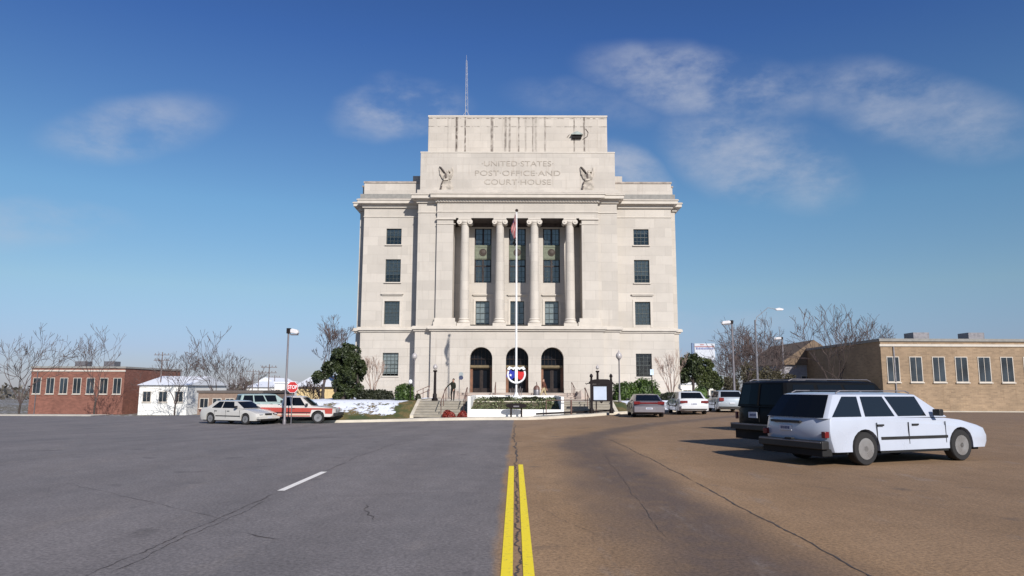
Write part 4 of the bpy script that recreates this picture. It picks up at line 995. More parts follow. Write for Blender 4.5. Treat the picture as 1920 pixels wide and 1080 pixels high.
# ================================================================== TREES
def branches(mb, p, d, length, r, depth, rnd, spread=.5, up=.15, nseg=3, kids=(2, 3), shrink=.72, sides=5, rmin=.006, tips=None):
    pts = [p]; rr = [r]; cur = Vector(p); dd = Vector(d).normalized()
    for i in range(nseg):
        dd = (dd + Vector((rnd.gauss(0, .13), rnd.gauss(0, .13), rnd.gauss(0, .08) + up * .35))).normalized()
        cur = cur + dd * length / nseg; pts.append(cur.copy()); rr.append(lerp(r, max(rmin, r * .62), (i + 1) / nseg))
    mb.tube(pts, rr, sides if depth > 2 else (4 if depth > 1 else 3), cap=False)
    if tips is not None and depth <= 1: tips.append(cur.copy())
    if depth <= 0: return
    n = rnd.randint(*kids)
    for k in range(n):
        base = pts[-1] if k == 0 or depth < 2 else pts[rnd.randint(max(1, nseg - 1), nseg)]
        a = rnd.uniform(0, 6.283); ax = dd.orthogonal().normalized(); ax.rotate(Matrix.Rotation(a, 3, dd)); ang = rnd.uniform(.35, 1.) * spread * (1.5 if k else .8)
        nd = dd.copy(); nd.rotate(Matrix.Rotation(ang, 3, ax)); nd.z += up * .5
        branches(mb, base, nd, length * shrink * rnd.uniform(.8, 1.15), rr[-1] * rnd.uniform(.68, .85), depth - 1, rnd, spread, up, nseg, kids, shrink, sides, rmin, tips)
def bare_tree(x, y, z, H, label, cat='tree', group=None, seed=1, lean=(0, 0, 1), depth=6, spread=.55, r=None, trunk_frac=.3, matt='bark', matb='twig', stems=1, up=.15, shrink=.76, name='bare_tree', kids=(2, 3), rmin=.012):
    rnd = random.Random(seed); t_ = empty(name, (x, y, z), label, cat, group); r = r or H * .022
    tm = MB(); cm = MB(); trunk = []; T = sum(shrink ** k for k in range(1, depth + 1)); L0 = H * (1 - trunk_frac) / T / .86
    for s_ in range(stems):
        a = 6.283 * s_ / stems + .4; d = Vector(lean).normalized()
        if stems > 1: d = (d + Vector((math.cos(a) * .28, math.sin(a) * .28, 0)) * rnd.uniform(.7, 1.3)).normalized()
        top = Vector((x, y, z)) + d * H * trunk_frac * rnd.uniform(.85, 1.1)
        mid = (Vector((x, y, z)) + top) / 2 + Vector((rnd.gauss(0, .012), rnd.gauss(0, .012), 0)) * H
        tm.tube([(x + (math.cos(a) * r if stems > 1 else 0), y + (math.sin(a) * r if stems > 1 else 0), z - .15), mid, top], [r * (1.25 if stems == 1 else .6), r * (1 if stems == 1 else .5), r * (.85 if stems == 1 else .42)], 8)
        for k in range(rnd.randint(3, 4) if stems == 1 else 2):
            dd = (d + Vector((rnd.gauss(0, .5), rnd.gauss(0, .5), .1)) * spread * 1.1).normalized()
            branches(cm, top - d * H * trunk_frac * .05 * k, dd, L0 * rnd.uniform(.85, 1.2), r * (.6 if stems == 1 else .34), depth - 1, rnd, spread, up, 3, kids, shrink, 5, rmin)
    tm.build('trunk', M[matt], t_, smooth=60); cm.build('crown', M[matb], t_, smooth=60); return t_
def leafy(name, x, y, z, blobs, n, leafs, mat, label, cat, trunk=((0, 0, 0), (0, 0, 2)), tr=.15, group=None, seed=1, gap=.0, stems=()):
    """blobs: (dx, dy, dz, rx, ry, rz) clumps relative to the base; many small leaf faces fill their skins"""
    rnd = random.Random(seed); t_ = empty(name, (x, y, z), label, cat, group); B = Vector((x, y, z))
    mb = MB(); vol = [b_[3] * b_[5] + b_[4] * b_[3] for b_ in blobs]; tot = sum(vol)
    subs = []
    for b_, v in zip(blobs, vol):
        m_ = max(6, int(60 * v / tot) + 6)
        for _ in range(m_):
            d = Vector((rnd.gauss(0, 1), rnd.gauss(0, 1), rnd.gauss(0, 1))).normalized(); r_ = rnd.uniform(.45, .95)
            subs.append((Vector((b_[0] + d.x * b_[3] * r_, b_[1] + d.y * b_[4] * r_, b_[2] + d.z * b_[5] * r_)), rnd.uniform(.24, .46) * min(b_[3], b_[5]) ** .6))
    per = n // len(subs)
    for c, s_ in subs:
        for _ in range(per):
            d = Vector((rnd.gauss(0, 1), rnd.gauss(0, 1), rnd.gauss(0, 1))); d = d.normalized() * rnd.uniform(.4, 1.) ** .5
            leaf(mb, B + c + d * s_ * rnd.uniform(.9, 1.35), rnd.uniform(.6, 1.3) * leafs, rnd=rnd)
    mb.build('crown', mat, t_)
    mb = MB(); a, c = Vector(trunk[0]), Vector(trunk[1]); mb.tube([B + a - Vector((0, 0, .2)), B + (a + c) / 2 + Vector((.04, 0, 0)), B + c], [tr, tr * .8, tr * .5], 8)
    for s_, e in stems: mb.tube([B + Vector(s_) - Vector((0, 0, .2)), B + (Vector(s_) + Vector(e)) / 2, B + Vector(e)], [tr * .6, tr * .5, tr * .35], 6)
    for b_ in blobs[:6]: mb.tube([B + (a + c) / 2, B + Vector(b_[:3])], [tr * .4, tr * .15], 5)
    mb.build('trunk', M['bark'], t_, smooth=60); return t_
# big evergreen at the left corner (crown px 585-688 x 645-747 at Y 52)
def rel(px_, py_, Y, B): p = at(px_, py_, Y); return (p.x - B[0], p.z - B[2])
Y0 = 54.2; B = (at(648, 747, Y0).x, Y0, .55); bl = []
for (cx, cy, rx, ry, dy) in ((650, 668, 27, 17, 0), (625, 684, 24, 17, .2), (604, 700, 18, 13, 0), (668, 678, 17, 18, -.3), (655, 700, 24, 20, 0), (638, 720, 17, 16, .3), (660, 728, 16, 16, 0), (679, 690, 8, 12, 0), (592, 707, 9, 9, .2), (648, 655, 18, 9, .3), (632, 736, 10, 12, .1), (650, 738, 14, 10, .2), (668, 738, 9, 10, .1)):
    dx, dz = rel(cx, cy, Y0, B); k = Y0 / F; bl.append((dx, dy, dz, rx * k * 1.0, rx * k * .8 + .3, ry * k * 1.0))
leafy('evergreen_tree', *B, bl, 42000, .09, M['ever'], 'large dark evergreen tree leaning over the snowy bank at the left corner of the courthouse', 'tree', ((-.2, 0, 0), (0, 0, 2.6)), .2, seed=5, stems=(((.5, .1, 0), (.4, 0, 2.2)), ((-.7, 0, 0), (-.9, .1, 2.0)), ((1.0, .1, 0), (.8, 0, 2.0))))
# tall bare tree behind it
p = at(606, 748, 61); bare_tree(p.x, 61, .2, 5.5, 'tall bare tree with dark thin branches behind the large evergreen', seed=14, lean=(.0, 0, 1), depth=7, spread=.43, trunk_frac=.34, shrink=.77, r=.13, up=.16, rmin=.015)
# crepe myrtles
p = at(699, 736, 57); bare_tree(p.x, 57, .6, 2.5, 'pale bare crepe myrtle against the left wing beside its lowest window', seed=3, stems=5, depth=4, spread=.36, matt='barkpale', matb='barkpale', up=.30, r=.08, trunk_frac=.42, group='crepe myrtles', kids=(2, 3), name='crepe_myrtle')
p = at(1259, 742, 58.5); bare_tree(p.x, 58.5, .6, 2.7, 'pale bare crepe myrtle with many stems at the right corner of the courthouse', seed=8, stems=6, depth=4, spread=.36, matt='barkpale', matb='barkpale', up=.30, r=.09, trunk_frac=.42, group='crepe myrtles', kids=(2, 3), name='crepe_myrtle')
# evergreens right of the building
def treepx(name, px_base, Y, z, blobs, n, ls, mat, label, seed, tr=.15, cat='tree', group=None):
    B = (at(px_base, 740, Y).x, Y, z); k = Y / F; bl = []
    for (cx, cy, rx, ry) in blobs: dx, dz = rel(cx, cy, Y, B); bl.append((dx, random.Random(cx).uniform(-.5, .5), dz, rx * k * .9, rx * k * .8, ry * k * .9))
    return leafy(name, *B, bl, n, ls, mat, label, cat, ((0, 0, 0), (0, 0, max(1.2, bl[0][2]))), tr, group, seed)
treepx('evergreen_tree', 1300, 70, .2, [(1300, 682, 17, 18), (1286, 700, 16, 20), (1310, 706, 17, 20), (1278, 684, 8, 14)], 15000, .11, M['ever'], 'dark evergreen tree just right of the courthouse under the big white sign', 21)
treepx('evergreen_tree', 1326, 66, .1, [(1324, 688, 13, 18), (1334, 706, 14, 15), (1344, 720, 16, 14), (1322, 718, 18, 16)], 15000, .10, M['ever2'], 'olive evergreen tree behind the white sedan', 22)
x0, x1, z0, z1 = HZ((1300, 724), (1330, 748), 57); hedge('olive_bush', x0, x1, 56.2, 58, .1, z1, 2200, M['hedge'], 'low leafy green bush on the snow between the white sedan and the silver hatchback', 'bush', .07, round_=.8, seed=30)
for i, (px_, Y, z, H, sd, dp, lb) in enumerate((
        (1362, 92, -1.2, 7.2, 31, 6, 'bare grey tree just left of the tall right street lamp'), (1400, 88, -1.0, 7.2, 32, 7, 'dense bare tree between the right street lamp and the thin grey mast'),
        (1432, 86, -1.0, 7.4, 33, 7, 'dense bare tree right of the thin grey mast'), (1456, 96, -1.4, 8.0, 34, 6, 'bare tree at the left end of the gabled house'),
        (1381, 80, -.6, 4.6, 35, 6, 'small bare tree behind the silver hatchback and black car roof'))):
    bare_tree(at(px_, 740, Y).x, Y, z, H, lb, seed=sd, depth=dp, spread=.62, trunk_frac=.2, shrink=.80, rmin=.02, group='bare trees right of the courthouse', r=.12)
for i, (px_, py, Y, rx, ry, lb) in enumerate(((1420, 700, 79, 40, 26, 'brownish evergreen thicket behind the black car'), (1372, 716, 78, 18, 18, 'brownish low evergreen behind the silver hatchback'), (1470, 712, 80, 26, 24, 'brownish evergreen in front of the gabled house'))):
    treepx('evergreen_tree', px_, Y, -.5, [(px_ - rx * .5, py, rx * .5, ry * .8), (px_ + rx * .45, py + 4, rx * .5, ry * .8), (px_, py + 10, rx * .7, ry * .7)], 3200, .10, leafmat('winter thicket leaves', (.03, .026, .014), (.09, .075, .035)), lb, 60 + i, .1)

# ================================================================== VEHICLES
def vehicle(name, label, cat, x, y, heading, P, paint, group=None, z=None):
    z = gz(x, y) if z is None else z
    t_ = empty(name, (x, y, z), label, cat, group, rz=heading)
    if heading == 0: t_['org'] = (0, 0, 0)
    Lh = P['L'] / 2; Wd = P['W'] / 2; wr = P.get('wr', .33); fx_, rx_ = P['fx'], P['rx']; top = P['top']; zb = P.get('zb', .24)
    # side outline with wheel arches
    out = [(Lh - .05, zb + .02)]
    def arch(cx):
        ra = wr * 1.17; zc = wr; a0 = math.asin(max(-1, min(1, (zb - zc) / ra))); n = 12
        return [(cx + ra * math.cos(lerp(a0, math.pi - a0, k / n)), zc + ra * math.sin(lerp(a0, math.pi - a0, k / n))) for k in range(n + 1)]
    low = arch(fx_) + arch(rx_)
    prof = [(Lh - .12, zb)] + low + [(-Lh + .12, zb)] + top           # runs front -> rear along the bottom, then rear -> front on top
    mb = MB(); n = len(prof); us = [-1, -.965, -.86, -.6, 0, .6, .86, .965, 1]; zt0 = P.get('shoulder', .6)
    nt_ = len(prof) - len(top)
    for u in us:
        a = abs(u)
        for ip, (px_, pz) in enumerate(prof):
            e = .16 * a ** 4 + (.05 if a == 1 else 0); xx = px_ - math.copysign(e * max(0, (abs(px_) - Lh + .7) / .7), px_) if abs(px_) > Lh - .7 else px_
            zz = pz - (.035 * a ** 4 + (.035 if a == 1 else 0)) * (1 if pz > zt0 + .1 and ip >= nt_ else 0)
            yy = u * Wd * (1 - .05 * (max(0, pz - zt0) if ip >= nt_ else 0) / .5 * a)
            mb.v.append((xx, yy, zz))
    for i in range(len(us) - 1):
        for k in range(n): k2 = (k + 1) % n; mb.f.append((i * n + k, i * n + k2, (i + 1) * n + k2, (i + 1) * n + k)); mb.mi.append(0)
    mb.f.append(tuple(range(n))); mb.mi.append(0); mb.f.append(tuple((len(us) - 1) * n + k for k in range(n))[::-1]); mb.mi.append(0)
    body = mb.build('body', paint, t_, smooth=32)
    mb = MB(); mb.box(-Lh + .3, Lh - .3, -Wd + .14, Wd - .14, zb - .06, zb + .12); mb.build('underbody', M['underbody'], t_)
    # cabin
    c = P['cabin']; yb, yt = Wd - c.get('ib', .07), Wd - c.get('it', .24); zb_, zr = c['zb'], c['zr']
    b0, b1, t0, t1 = c['b0'], c['b1'], c['t0'], c['t1']             # rear/front x at belt and at roof
    mb = MB(); rings = []
    def ring(x0, x1, hy, z_, cr=.05, cw=.06):                          # rounded plan with slightly bowed ends
        return [(x0 + cr, -hy, z_), (x1 - cr, -hy, z_), (x1 + .01, -hy + cr * 1.2, z_), (x1 + cw, 0, z_), (x1 + .01, hy - cr * 1.2, z_), (x1 - cr, hy, z_), (x0 + cr, hy, z_), (x0 - .01, hy - cr * 1.2, z_), (x0 - cw, 0, z_), (x0 - .01, -hy + cr * 1.2, z_)]
    f1 = .93
    rings = [ring(b0, b1, yb, zb_), ring(lerp(b0, t0, f1), lerp(b1, t1, f1), lerp(yb, yt, f1), lerp(zb_, zr, f1)), ring(t0 + .05, t1 - .06, yt - .05, zr - .01), ring(t0 + .3, t1 - .35, yt - .28, zr + .015)]
    for r_ in rings: mb.v += r_
    m_ = len(rings[0])
    for i in range(len(rings) - 1):
        for k in range(m_): k2 = (k + 1) % m_; mb.f.append((i * m_ + k, i * m_ + k2, (i + 1) * m_ + k2, (i + 1) * m_ + k)); mb.mi.append(0)
    o_ = (len(rings) - 1) * m_; mb.f.append(tuple(o_ + k for k in range(m_))); mb.mi.append(0)
    mb.build('cabin', paint if not P.get('cabin_paint') else P['cabin_paint'], t_, smooth=38)
    def lat(s, t, side):                                               # point on a side face of the cabin
        x0, x1 = lerp(b0, t0, t), lerp(b1, t1, t); return Vector((lerp(x0 + .05, x1 - .05, s), side * (lerp(yb, yt, t) + .006), lerp(zb_, zr, t)))
    for side in (-1, 1):
        for (s0, s1, s2, s3) in c['side']:                             # bottom rear, bottom front, top front, top rear fractions
            mb = MB(); mb.quad(lat(s0, .06, side), lat(s1, .06, side), lat(s2, .86, side), lat(s3, .86, side)); mb.build('side_window', P.get('sidemat', M['carglass']), t_)
    for front in (1, 0):
        mb = MB(); wv = c.get('ws', .86)
        def endp(q, t):
            xx = lerp(b1, t1, t) if front else lerp(b0, t0, t); hy = lerp(yb, yt, t) * wv; bow = .06 * (1 - (q) ** 2) + .014
            return (xx + (bow if front else -bow), q * hy, lerp(zb_, zr, t))
        qs = [-1, -.5, 0, .5, 1]; lo, hi = c.get('wf' if front else 'wr', (.06, .86))
        for a, e in zip(qs, qs[1:]): mb.quad(endp(a, lo), endp(e, lo), endp(e, hi), endp(a, hi))
        mb.build('windscreen' if front else 'rear_window', M['carglass'], t_, smooth=60)
    # wheels
    for cx in (fx_, rx_):
        for side in (-1, 1):
            yy = side * (Wd - .115); w_ = .11
            mb = MB(); mb.lathe([(wr * .62, -w_), (wr * .93, -w_), (wr, -w_ * .75), (wr, w_ * .75), (wr * .93, w_), (wr * .62, w_)], (cx, yy, wr), 22, 'y'); wh = mb.build('wheel', M['tyre'], t_, smooth=40)
            mb = MB(); ys = side * (w_ + .004); o1 = side * -.05
            mb.lathe([(wr * .64, ys), (wr * .60, ys + o1 * .2), (wr * .52, ys + o1), (wr * .2, ys + o1 * .6), (wr * .16, ys)], (cx, yy, wr), 20, 'y'); mb.build('rim', P.get('rim', M['rim']), wh, smooth=40)
            mb = MB()
            for k in range(5): a = k * 1.2566; mb.box(0, 0, 0, 0, 0, 0); mb.v = mb.v[:-8]; mb.f = mb.f[:-6]; mb.mi = mb.mi[:-6]; cc = Vector((cx + wr * .38 * math.cos(a), yy + ys + o1 * .6, wr + wr * .38 * math.sin(a))); mb.lathe([(wr * .12, -.006), (wr * .12, .006)], cc, 6, 'y')
            mb.build('rim_hole', M['dark'], wh)
    # panel gaps
    for side in (-1, 1):
        if P.get('trim', 1): mb = MB(); mb.box(rx_ + wr * 1.3, fx_ - wr * 1.3, *sorted((side * (Wd - .01), side * (Wd + .014))), zb + .22, zb + .275); mb.build('side_trim', M['plastic'], t_)
        mb = MB(); mb.box(rx_ + wr * 1.25, fx_ - wr * 1.25, *sorted((side * (Wd - .06), side * (Wd - .012))), zb - .05, zb + .005); mb.build('sill', M['underbody'], t_)
        for xg in P.get('gaps', ()): mb = MB(); mb.box(xg - .007, xg + .007, *sorted((side * (Wd - .01), side * (Wd + .004))), zb + .12, zb_ - .09); mb.build('door_gap', M['dark'], t_)
        mb = MB(); xm = lerp(b0, b1, .86); mb.box(xm - .06, xm + .07, *sorted((side * (Wd - .02), side * (Wd + .15))), zb_ + .03, zb_ + .17); mb.build('mirror', P.get('mirror', M['plastic']), t_, bevel=.02)
        for xh in P.get('handles', ()): mb = MB(); mb.box(xh - .09, xh + .09, *sorted((side * (Wd - .03), side * (Wd + .012))), zb_ - .16, zb_ - .125); mb.build('door_handle', M['plastic'], t_)
    for (nm, x0, x1, y0, y1, za, zc_, mt) in P.get('bits', ()):
        mb = MB(); mb.box(x0, x1, y0, y1, za, zc_); mb.build(nm, mt, t_, bevel=min(.015, (zc_ - za) / 4, (x1 - x0) / 4))
        if nm.endswith('_lamp') or nm in ('mirror',): mb = MB(); mb.box(x0, x1, -y1, -y0, za, zc_); mb.build(nm, mt, t_, bevel=.01)
    return t_
def paint(name, c, rough=.25, coat=.6, metal=0.): return plain(name, c, rough, metal, var=.04, sc=1.2, coat=coat)
def plate_marks(veh, x, y, z, n, h=.055):               # the plates are unreadable in the photograph: only small dark marks
    s = -1 if x < 0 else 1; mb = MB(); rn = random.Random(n); q = -.12
    while q < .11: w_ = rn.uniform(.018, .035); mb.box(*sorted((x, x + s * .003)), y + q, y + q + w_, z - h / 2, z + h / 2); q += w_ + .016
    mb.build('plate_marks', M['platetext'], veh)
SED = dict(L=4.75, W=1.80, fx=1.42, rx=-1.36, wr=.32, top=[(-2.37, .42), (-2.375, .62), (-2.33, .86), (-2.22, .97), (-1.6, 1.0), (-1.2, .98), (1.0, .93), (1.5, .88), (2.05, .76), (2.28, .66), (2.37, .52), (2.36, .38)],
           cabin=dict(b0=-1.85, b1=1.12, t0=-1.15, t1=.30, zb=.92, zr=1.39, side=[(.14, .42, .44, .2), (.45, .80, .96, .47)]), gaps=(.95, -.15, -1.05), handles=(.05, -.95))
def tail(cab, y0=.45, y1=.86, z0=.66, z1=.80, x=-2.385, m='tailred'): return ('tail_lamp', x, x + .08, y0, y1, z0, z1, M[m])
# -- white sedan, parked at the far kerb on the right (rear view)
P1 = dict(SED); P1['bits'] = [('tail_lamp', -2.36, -2.26, .40, .84, .70, .84, M['tailred']), ('licence_plate', -2.395, -2.365, -.17, .17, .60, .70, M['plate']), ('bumper', -2.42, -2.2, -.80, .80, .36, .54, paint('white bumper', (.60, .60, .60))),
    ('bumper_strip', -2.432, -2.40, -.74, .74, .30, .35, M['plastic']), ('headlight', 2.20, 2.33, .45, .80, .56, .68, M['headlamp'])]
wv = vehicle('parked_car', 'white sedan with dark rear window parked between the silver coupe and the silver hatchback', 'car', 10.95, 46.2, R(88), P1, paint('white car paint', (.60, .60, .61)), 'cars parked at the far kerb')
plate_marks(wv, -2.396, 0, .65, 3)
# -- silver coupe with a full-width red lamp bar
P2 = dict(SED); P2['L'] = 4.65; P2['top'] = [(-2.30, .40), (-2.33, .60), (-2.30, .84), (-2.2, .93), (-1.6, .95), (-1.2, .95), (1.0, .88), (1.5, .83), (2.05, .72), (2.22, .62), (2.30, .50), (2.30, .36)]
P2['cabin'] = dict(b0=-2.0, b1=1.05, t0=-.95, t1=.15, zb=.88, zr=1.30, side=[(.16, .44, .44, .22), (.47, .80, .96, .47)], wr=(.04, .90), ws=.88)
P2['bits'] = [('lamp_bar', -2.345, -2.26, -.50, .50, .77, .85, M['tailred']), ('tail_lamp', -2.33, -2.18, .50, .86, .74, .90, M['tailred']), ('licence_plate', -2.375, -2.34, -.19, .19, .46, .56, M['plate']), ('bumper', -2.37, -2.2, -.84, .84, .30, .62, paint('pewter bumper', (.19, .175, .19)))]
cv = vehicle('parked_car', 'silver grey coupe with a full width red tail lamp bar, nearest the notice board', 'car', 7.78, 43.4, R(86), P2, paint('pewter car paint', (.115, .10, .115), .3, metal=.2), 'cars parked at the far kerb')
plate_marks(cv, -2.376, 0, .51, 4)
# -- silver hatchback half hidden by the black vehicle
P3 = dict(SED); P3['L'] = 4.3; P3['fx'] = 1.3; P3['rx'] = -1.25
P3['top'] = [(-2.12, .42), (-2.14, .62), (-2.10, .90), (-2.0, 1.0), (-1.2, .98), (1.0, .93), (1.5, .88), (1.9, .76), (2.08, .66), (2.14, .52), (2.13, .38)]
P3['cabin'] = dict(b0=-1.98, b1=1.05, t0=-1.45, t1=.2, zb=.93, zr=1.42, side=[(.10, .42, .44, .14), (.45, .80, .96, .47)])
P3['bits'] = [('tail_lamp', -2.15, -2.03, .52, .82, .74, .96, M['tailred']), ('bumper', -2.18, -2.0, -.8, .8, .30, .40, M['plastic']), ('licence_plate', -2.165, -2.13, -.17, .17, .56, .66, M['plate'])]
vehicle('parked_car', 'pale silver hatchback with round red tail lamps half hidden behind the black vehicle', 'car', 14.3, 49.3, R(86), P3, paint('silver car paint', (.40, .44, .48), .3, metal=.2), 'cars parked at the far kerb')
# -- black utility vehicle, rear left corner towards the camera
SUV = dict(L=4.95, W=1.90, fx=1.52, rx=-1.38, wr=.37, zb=.36, shoulder=.7, top=[(-2.44, .50), (-2.45, .75), (-2.44, 1.02), (-2.40, 1.10), (-1.2, 1.10), (1.2, 1.08), (1.7, 1.05), (2.2, .98), (2.40, .88), (2.46, .62), (2.46, .48)],
           cabin=dict(b0=-2.40, b1=1.45, t0=-2.28, t1=.75, zb=1.06, zr=1.72, it=.17, ib=.05, side=[(.04, .27, .28, .06), (.31, .56, .58, .32), (.59, .84, .97, .61)], wr=(.10, .86)), gaps=(1.25, .15, -.85), handles=(.3, -.75))
blk = paint('black car paint', (.003, .0028, .0032), .45, .0); blk.node_tree.nodes['Principled BSDF'].inputs['Specular IOR Level'].default_value = .15
PS = dict(SUV); PS['bits'] = [('bumper', -2.60, -2.36, -.93, .93, .48, .64, M['plastic']), ('bumper_trim', -2.612, -2.59, -.88, .88, .60, .63, M['greymetal']), ('tail_lamp', -2.455, -2.40, .82, .90, .74, .92, plain('dim tail lamp', (.10, .008, .01), .4)),
    ('licence_plate', -2.475, -2.45, .05, .37, .78, .93, M['plate']), ('valance', -2.50, -2.2, -.86, .86, .24, .48, M['underbody']), ('door_seam', -2.462, -2.44, -.008, .008, .68, 1.06, M['dark']),
    ('headlight', 2.40, 2.47, .55, .88, .7, .86, M['headlamp']), ('exhaust', -2.55, -2.3, -.55, -.47, .36, .44, M['greymetal'])]
def rack(veh, z, x0, x1, hy, mat):
    for s_ in (-1, 1): mb = MB(); mb.tube([(x0, s_ * hy, z), (x0 + .12, s_ * hy, z + .045), (x1 - .12, s_ * hy, z + .045), (x1, s_ * hy, z)], .013, 6); mb.build('roof_rail', mat, veh)
    for k in (.25, .7): x = lerp(x0, x1, k); mb = MB(); mb.tube([(x, -hy, z + .045), (x, hy, z + .045)], .011, 6); mb.build('roof_bar', mat, veh)
suvx = (6.18, 18.5)
hd = R(90 - 67)
sv = vehicle('black_car', 'black utility vehicle with roof rack and dark bumper next to the white station wagon', 'car', suvx[0] + 2.5 * math.cos(hd), suvx[1] + 2.5 * math.sin(hd), hd, PS, blk, 'vehicles parked nose in at the right')
mb = MB(); mb.bar((-2.47, 0, 1.10), (-2.375, 0, 1.64), .07, .03); mb.build('window_pillar', blk, sv); rack(sv, 1.72, -2.1, .7, .70, M['greymetal']); plate_marks(sv, -2.476, .21, .855, 5)
# -- white station wagon in front of it
WAG = dict(L=4.85, W=1.80, fx=1.42, rx=-1.38, wr=.33, zb=.28, top=[(-2.40, .52), (-2.42, .70), (-2.38, .93), (-2.34, .98), (-1.2, .97), (1.0, .94), (1.5, .89), (2.05, .78), (2.30, .68), (2.40, .52), (2.39, .40)],
           cabin=dict(b0=-2.34, b1=1.15, t0=-1.98, t1=.35, zb=.93, zr=1.43, side=[(.03, .27, .27, .10), (.30, .55, .57, .31), (.58, .83, .97, .60)], wr=(.03, .93), ws=.93), gaps=(.95, -.15, -1.05), handles=(.05, -.95))
wp = paint('cool white car paint', (.44, .47, .54), .3)
M['sideglass'] = plain('tinted side glass', (.012, .016, .02), .05, var=0.); PW = dict(WAG); PW['sidemat'] = M['sideglass']; PW['bits'] = [('bumper', -2.52, -2.34, -.88, .88, .34, .50, M['plastic']), ('bumper_trim', -2.53, -2.51, -.85, .85, .46, .485, M['greymetal']), ('plate_light_bar', -2.44, -2.39, -.25, .59, .825, .875, M['plastic']), ('licence_plate', -2.435, -2.40, .0, .34, .66, .78, M['plate']), ('valance', -2.46, -2.2, -.82, .82, .20, .34, M['underbody']),
    ('tail_lamp', -2.41, -2.30, .76, .86, .56, .68, M['tailred']), ('tow_cover', -2.535, -2.45, -.10, .10, .50, .53, M['plastic']), ('headlight', 2.25, 2.36, .45, .80, .58, .70, M['headlamp'])]
wgx = (5.68, 15.0)
wg = vehicle('station_wagon', 'white station wagon with dark rear window nearest the camera at the right', 'car', wgx[0] + 2.45 * math.cos(hd), wgx[1] + 2.45 * math.sin(hd), hd, PW, wp, 'vehicles parked nose in at the right')
rack(wg, 1.43, -1.8, .3, .60, M['greymetal']); plate_marks(wg, -2.437, .17, .72, 6)
# -- second dark utility vehicle beyond, throwing the farther shadows
PS2 = dict(SUV); PS2['bits'] = [b_ for b_ in PS['bits'] if b_[0] != 'window_pillar']
s2 = vehicle('black_car', 'dark blue utility vehicle behind the black one, only its lit roof and windows showing', 'car', 9.0 + 2.4 * math.cos(hd), 26.6 + 2.4 * math.sin(hd), hd, PS2, paint('dark blue car paint', (.012, .016, .035), .15), 'vehicles parked nose in at the right')
rack(s2, 1.72, -2.1, .7, .70, M['lens'])

# -- left: cream white sedan turned towards us
PL = dict(SED); cw = paint('cream white car paint', (.50, .48, .44))
PL['bits'] = [('headlight', 2.24, 2.36, .42, .76, .58, .66, M['plastic']), ('headlight_lamp', 2.30, 2.375, .48, .70, .595, .645, M['headlamp']), ('grille', 2.30, 2.385, -.26, .26, .56, .66, M['dark']), ('bumper', 2.22, 2.46, -.84, .84, .34, .48, cw), ('licence_plate', 2.45, 2.475, -.17, .17, .38, .47, M['plate']), ('air_intake', 2.30, 2.42, -.55, .55, .24, .32, M['dark']), ('tail_lamp', -2.36, -2.26, .40, .84, .70, .84, M['tailred'])]
P_l = at(438, 797, 43.3)
vehicle('parked_car', 'cream white sedan with narrow dark headlights facing right at the left edge of the street', 'car', P_l.x, 44.0, R(-24), PL, cw, None)
# -- red and white pickup
PK = dict(L=5.45, W=1.88, fx=1.72, rx=-1.60, wr=.37, zb=.42, shoulder=.7, top=[(-2.70, .58), (-2.72, .72), (-2.72, .80), (-.62, .80), (-.62, 1.08), (1.1, 1.08), (1.15, 1.08), (1.8, 1.04), (2.45, .98), (2.66, .90), (2.72, .7), (2.72, .5)],
          cabin=dict(b0=-.60, b1=1.28, t0=-.48, t1=.52, zb=1.05, zr=1.66, it=.22, ib=.05, side=[(.05, .32, .34, .06), (.40, .84, .97, .41)], wr=(.12, .8)), gaps=(1.02, .08), handles=(.2,), mirror=M['plastic'])
pw = paint('white truck paint', (.58, .54, .50)); pr = paint('faded red truck paint', (.40, .06, .045))
tan = paint('tan truck paint', (.55, .42, .27))
hy = .94
PK['bits'] = [('bed_front', -.74, -.62, -.90, .90, .80, 1.12, pw), ('tailgate', -2.74, -2.66, -.90, .90, .72, 1.12, pw),
    ('front_bumper', 2.66, 2.86, -.93, .93, .46, .66, M['plastic']), ('rear_bumper', -2.88, -2.72, -.90, .90, .46, .62, M['chrome']), ('grille', 2.70, 2.75, -.5, .5, .70, .90, M['chrome']), ('headlight', 2.66, 2.76, .55, .88, .72, .88, M['headlamp']), ('tail_lamp', -2.75, -2.70, .78, .92, .74, 1.0, M['tailred'])]
pk_x = at(556, 790, 45.6).x
pk = vehicle('pickup_truck', 'red and white extended cab pickup truck parked side on beyond the cream sedan', 'pickup truck', pk_x, 44.9 + .2, R(0.01), PK, pw)
for s_ in (-1, 1):
    mb = MB(); mb.box(-2.72, -.62, *sorted((s_ * .82, s_ * .915)), .80, 1.12); mb.build('bed_wall', pw, pk, bevel=.02)
    for nm, za, zc_, mt, px0, px1 in (('red_stripe', .60, 1.0, pr, -2.70, 2.58), ('tan_stripe', .50, .56, tan, -1.12, 1.24), ('red_line', .435, .49, pr, -1.12, 1.24)):
        mb = MB(); y_ = s_ * (hy + .005)
        if nm == 'red_stripe': mb.poly([(px0, za + .03), (-2.06, za), (-2.02, .84), (-1.18, .84), (-1.14, za), (1.26, za), (1.32, .84), (2.12, .84), (2.16, za), (px1, za), (px1 + .02, zc_ - .07), (px0, zc_ - .02)], .012, (0, min(y_, y_ - s_ * .012), 0))
        else: mb.box(px0, px1, *sorted((y_ - s_ * .012, y_)), za, zc_)
        mb.build(nm, mt, pk)
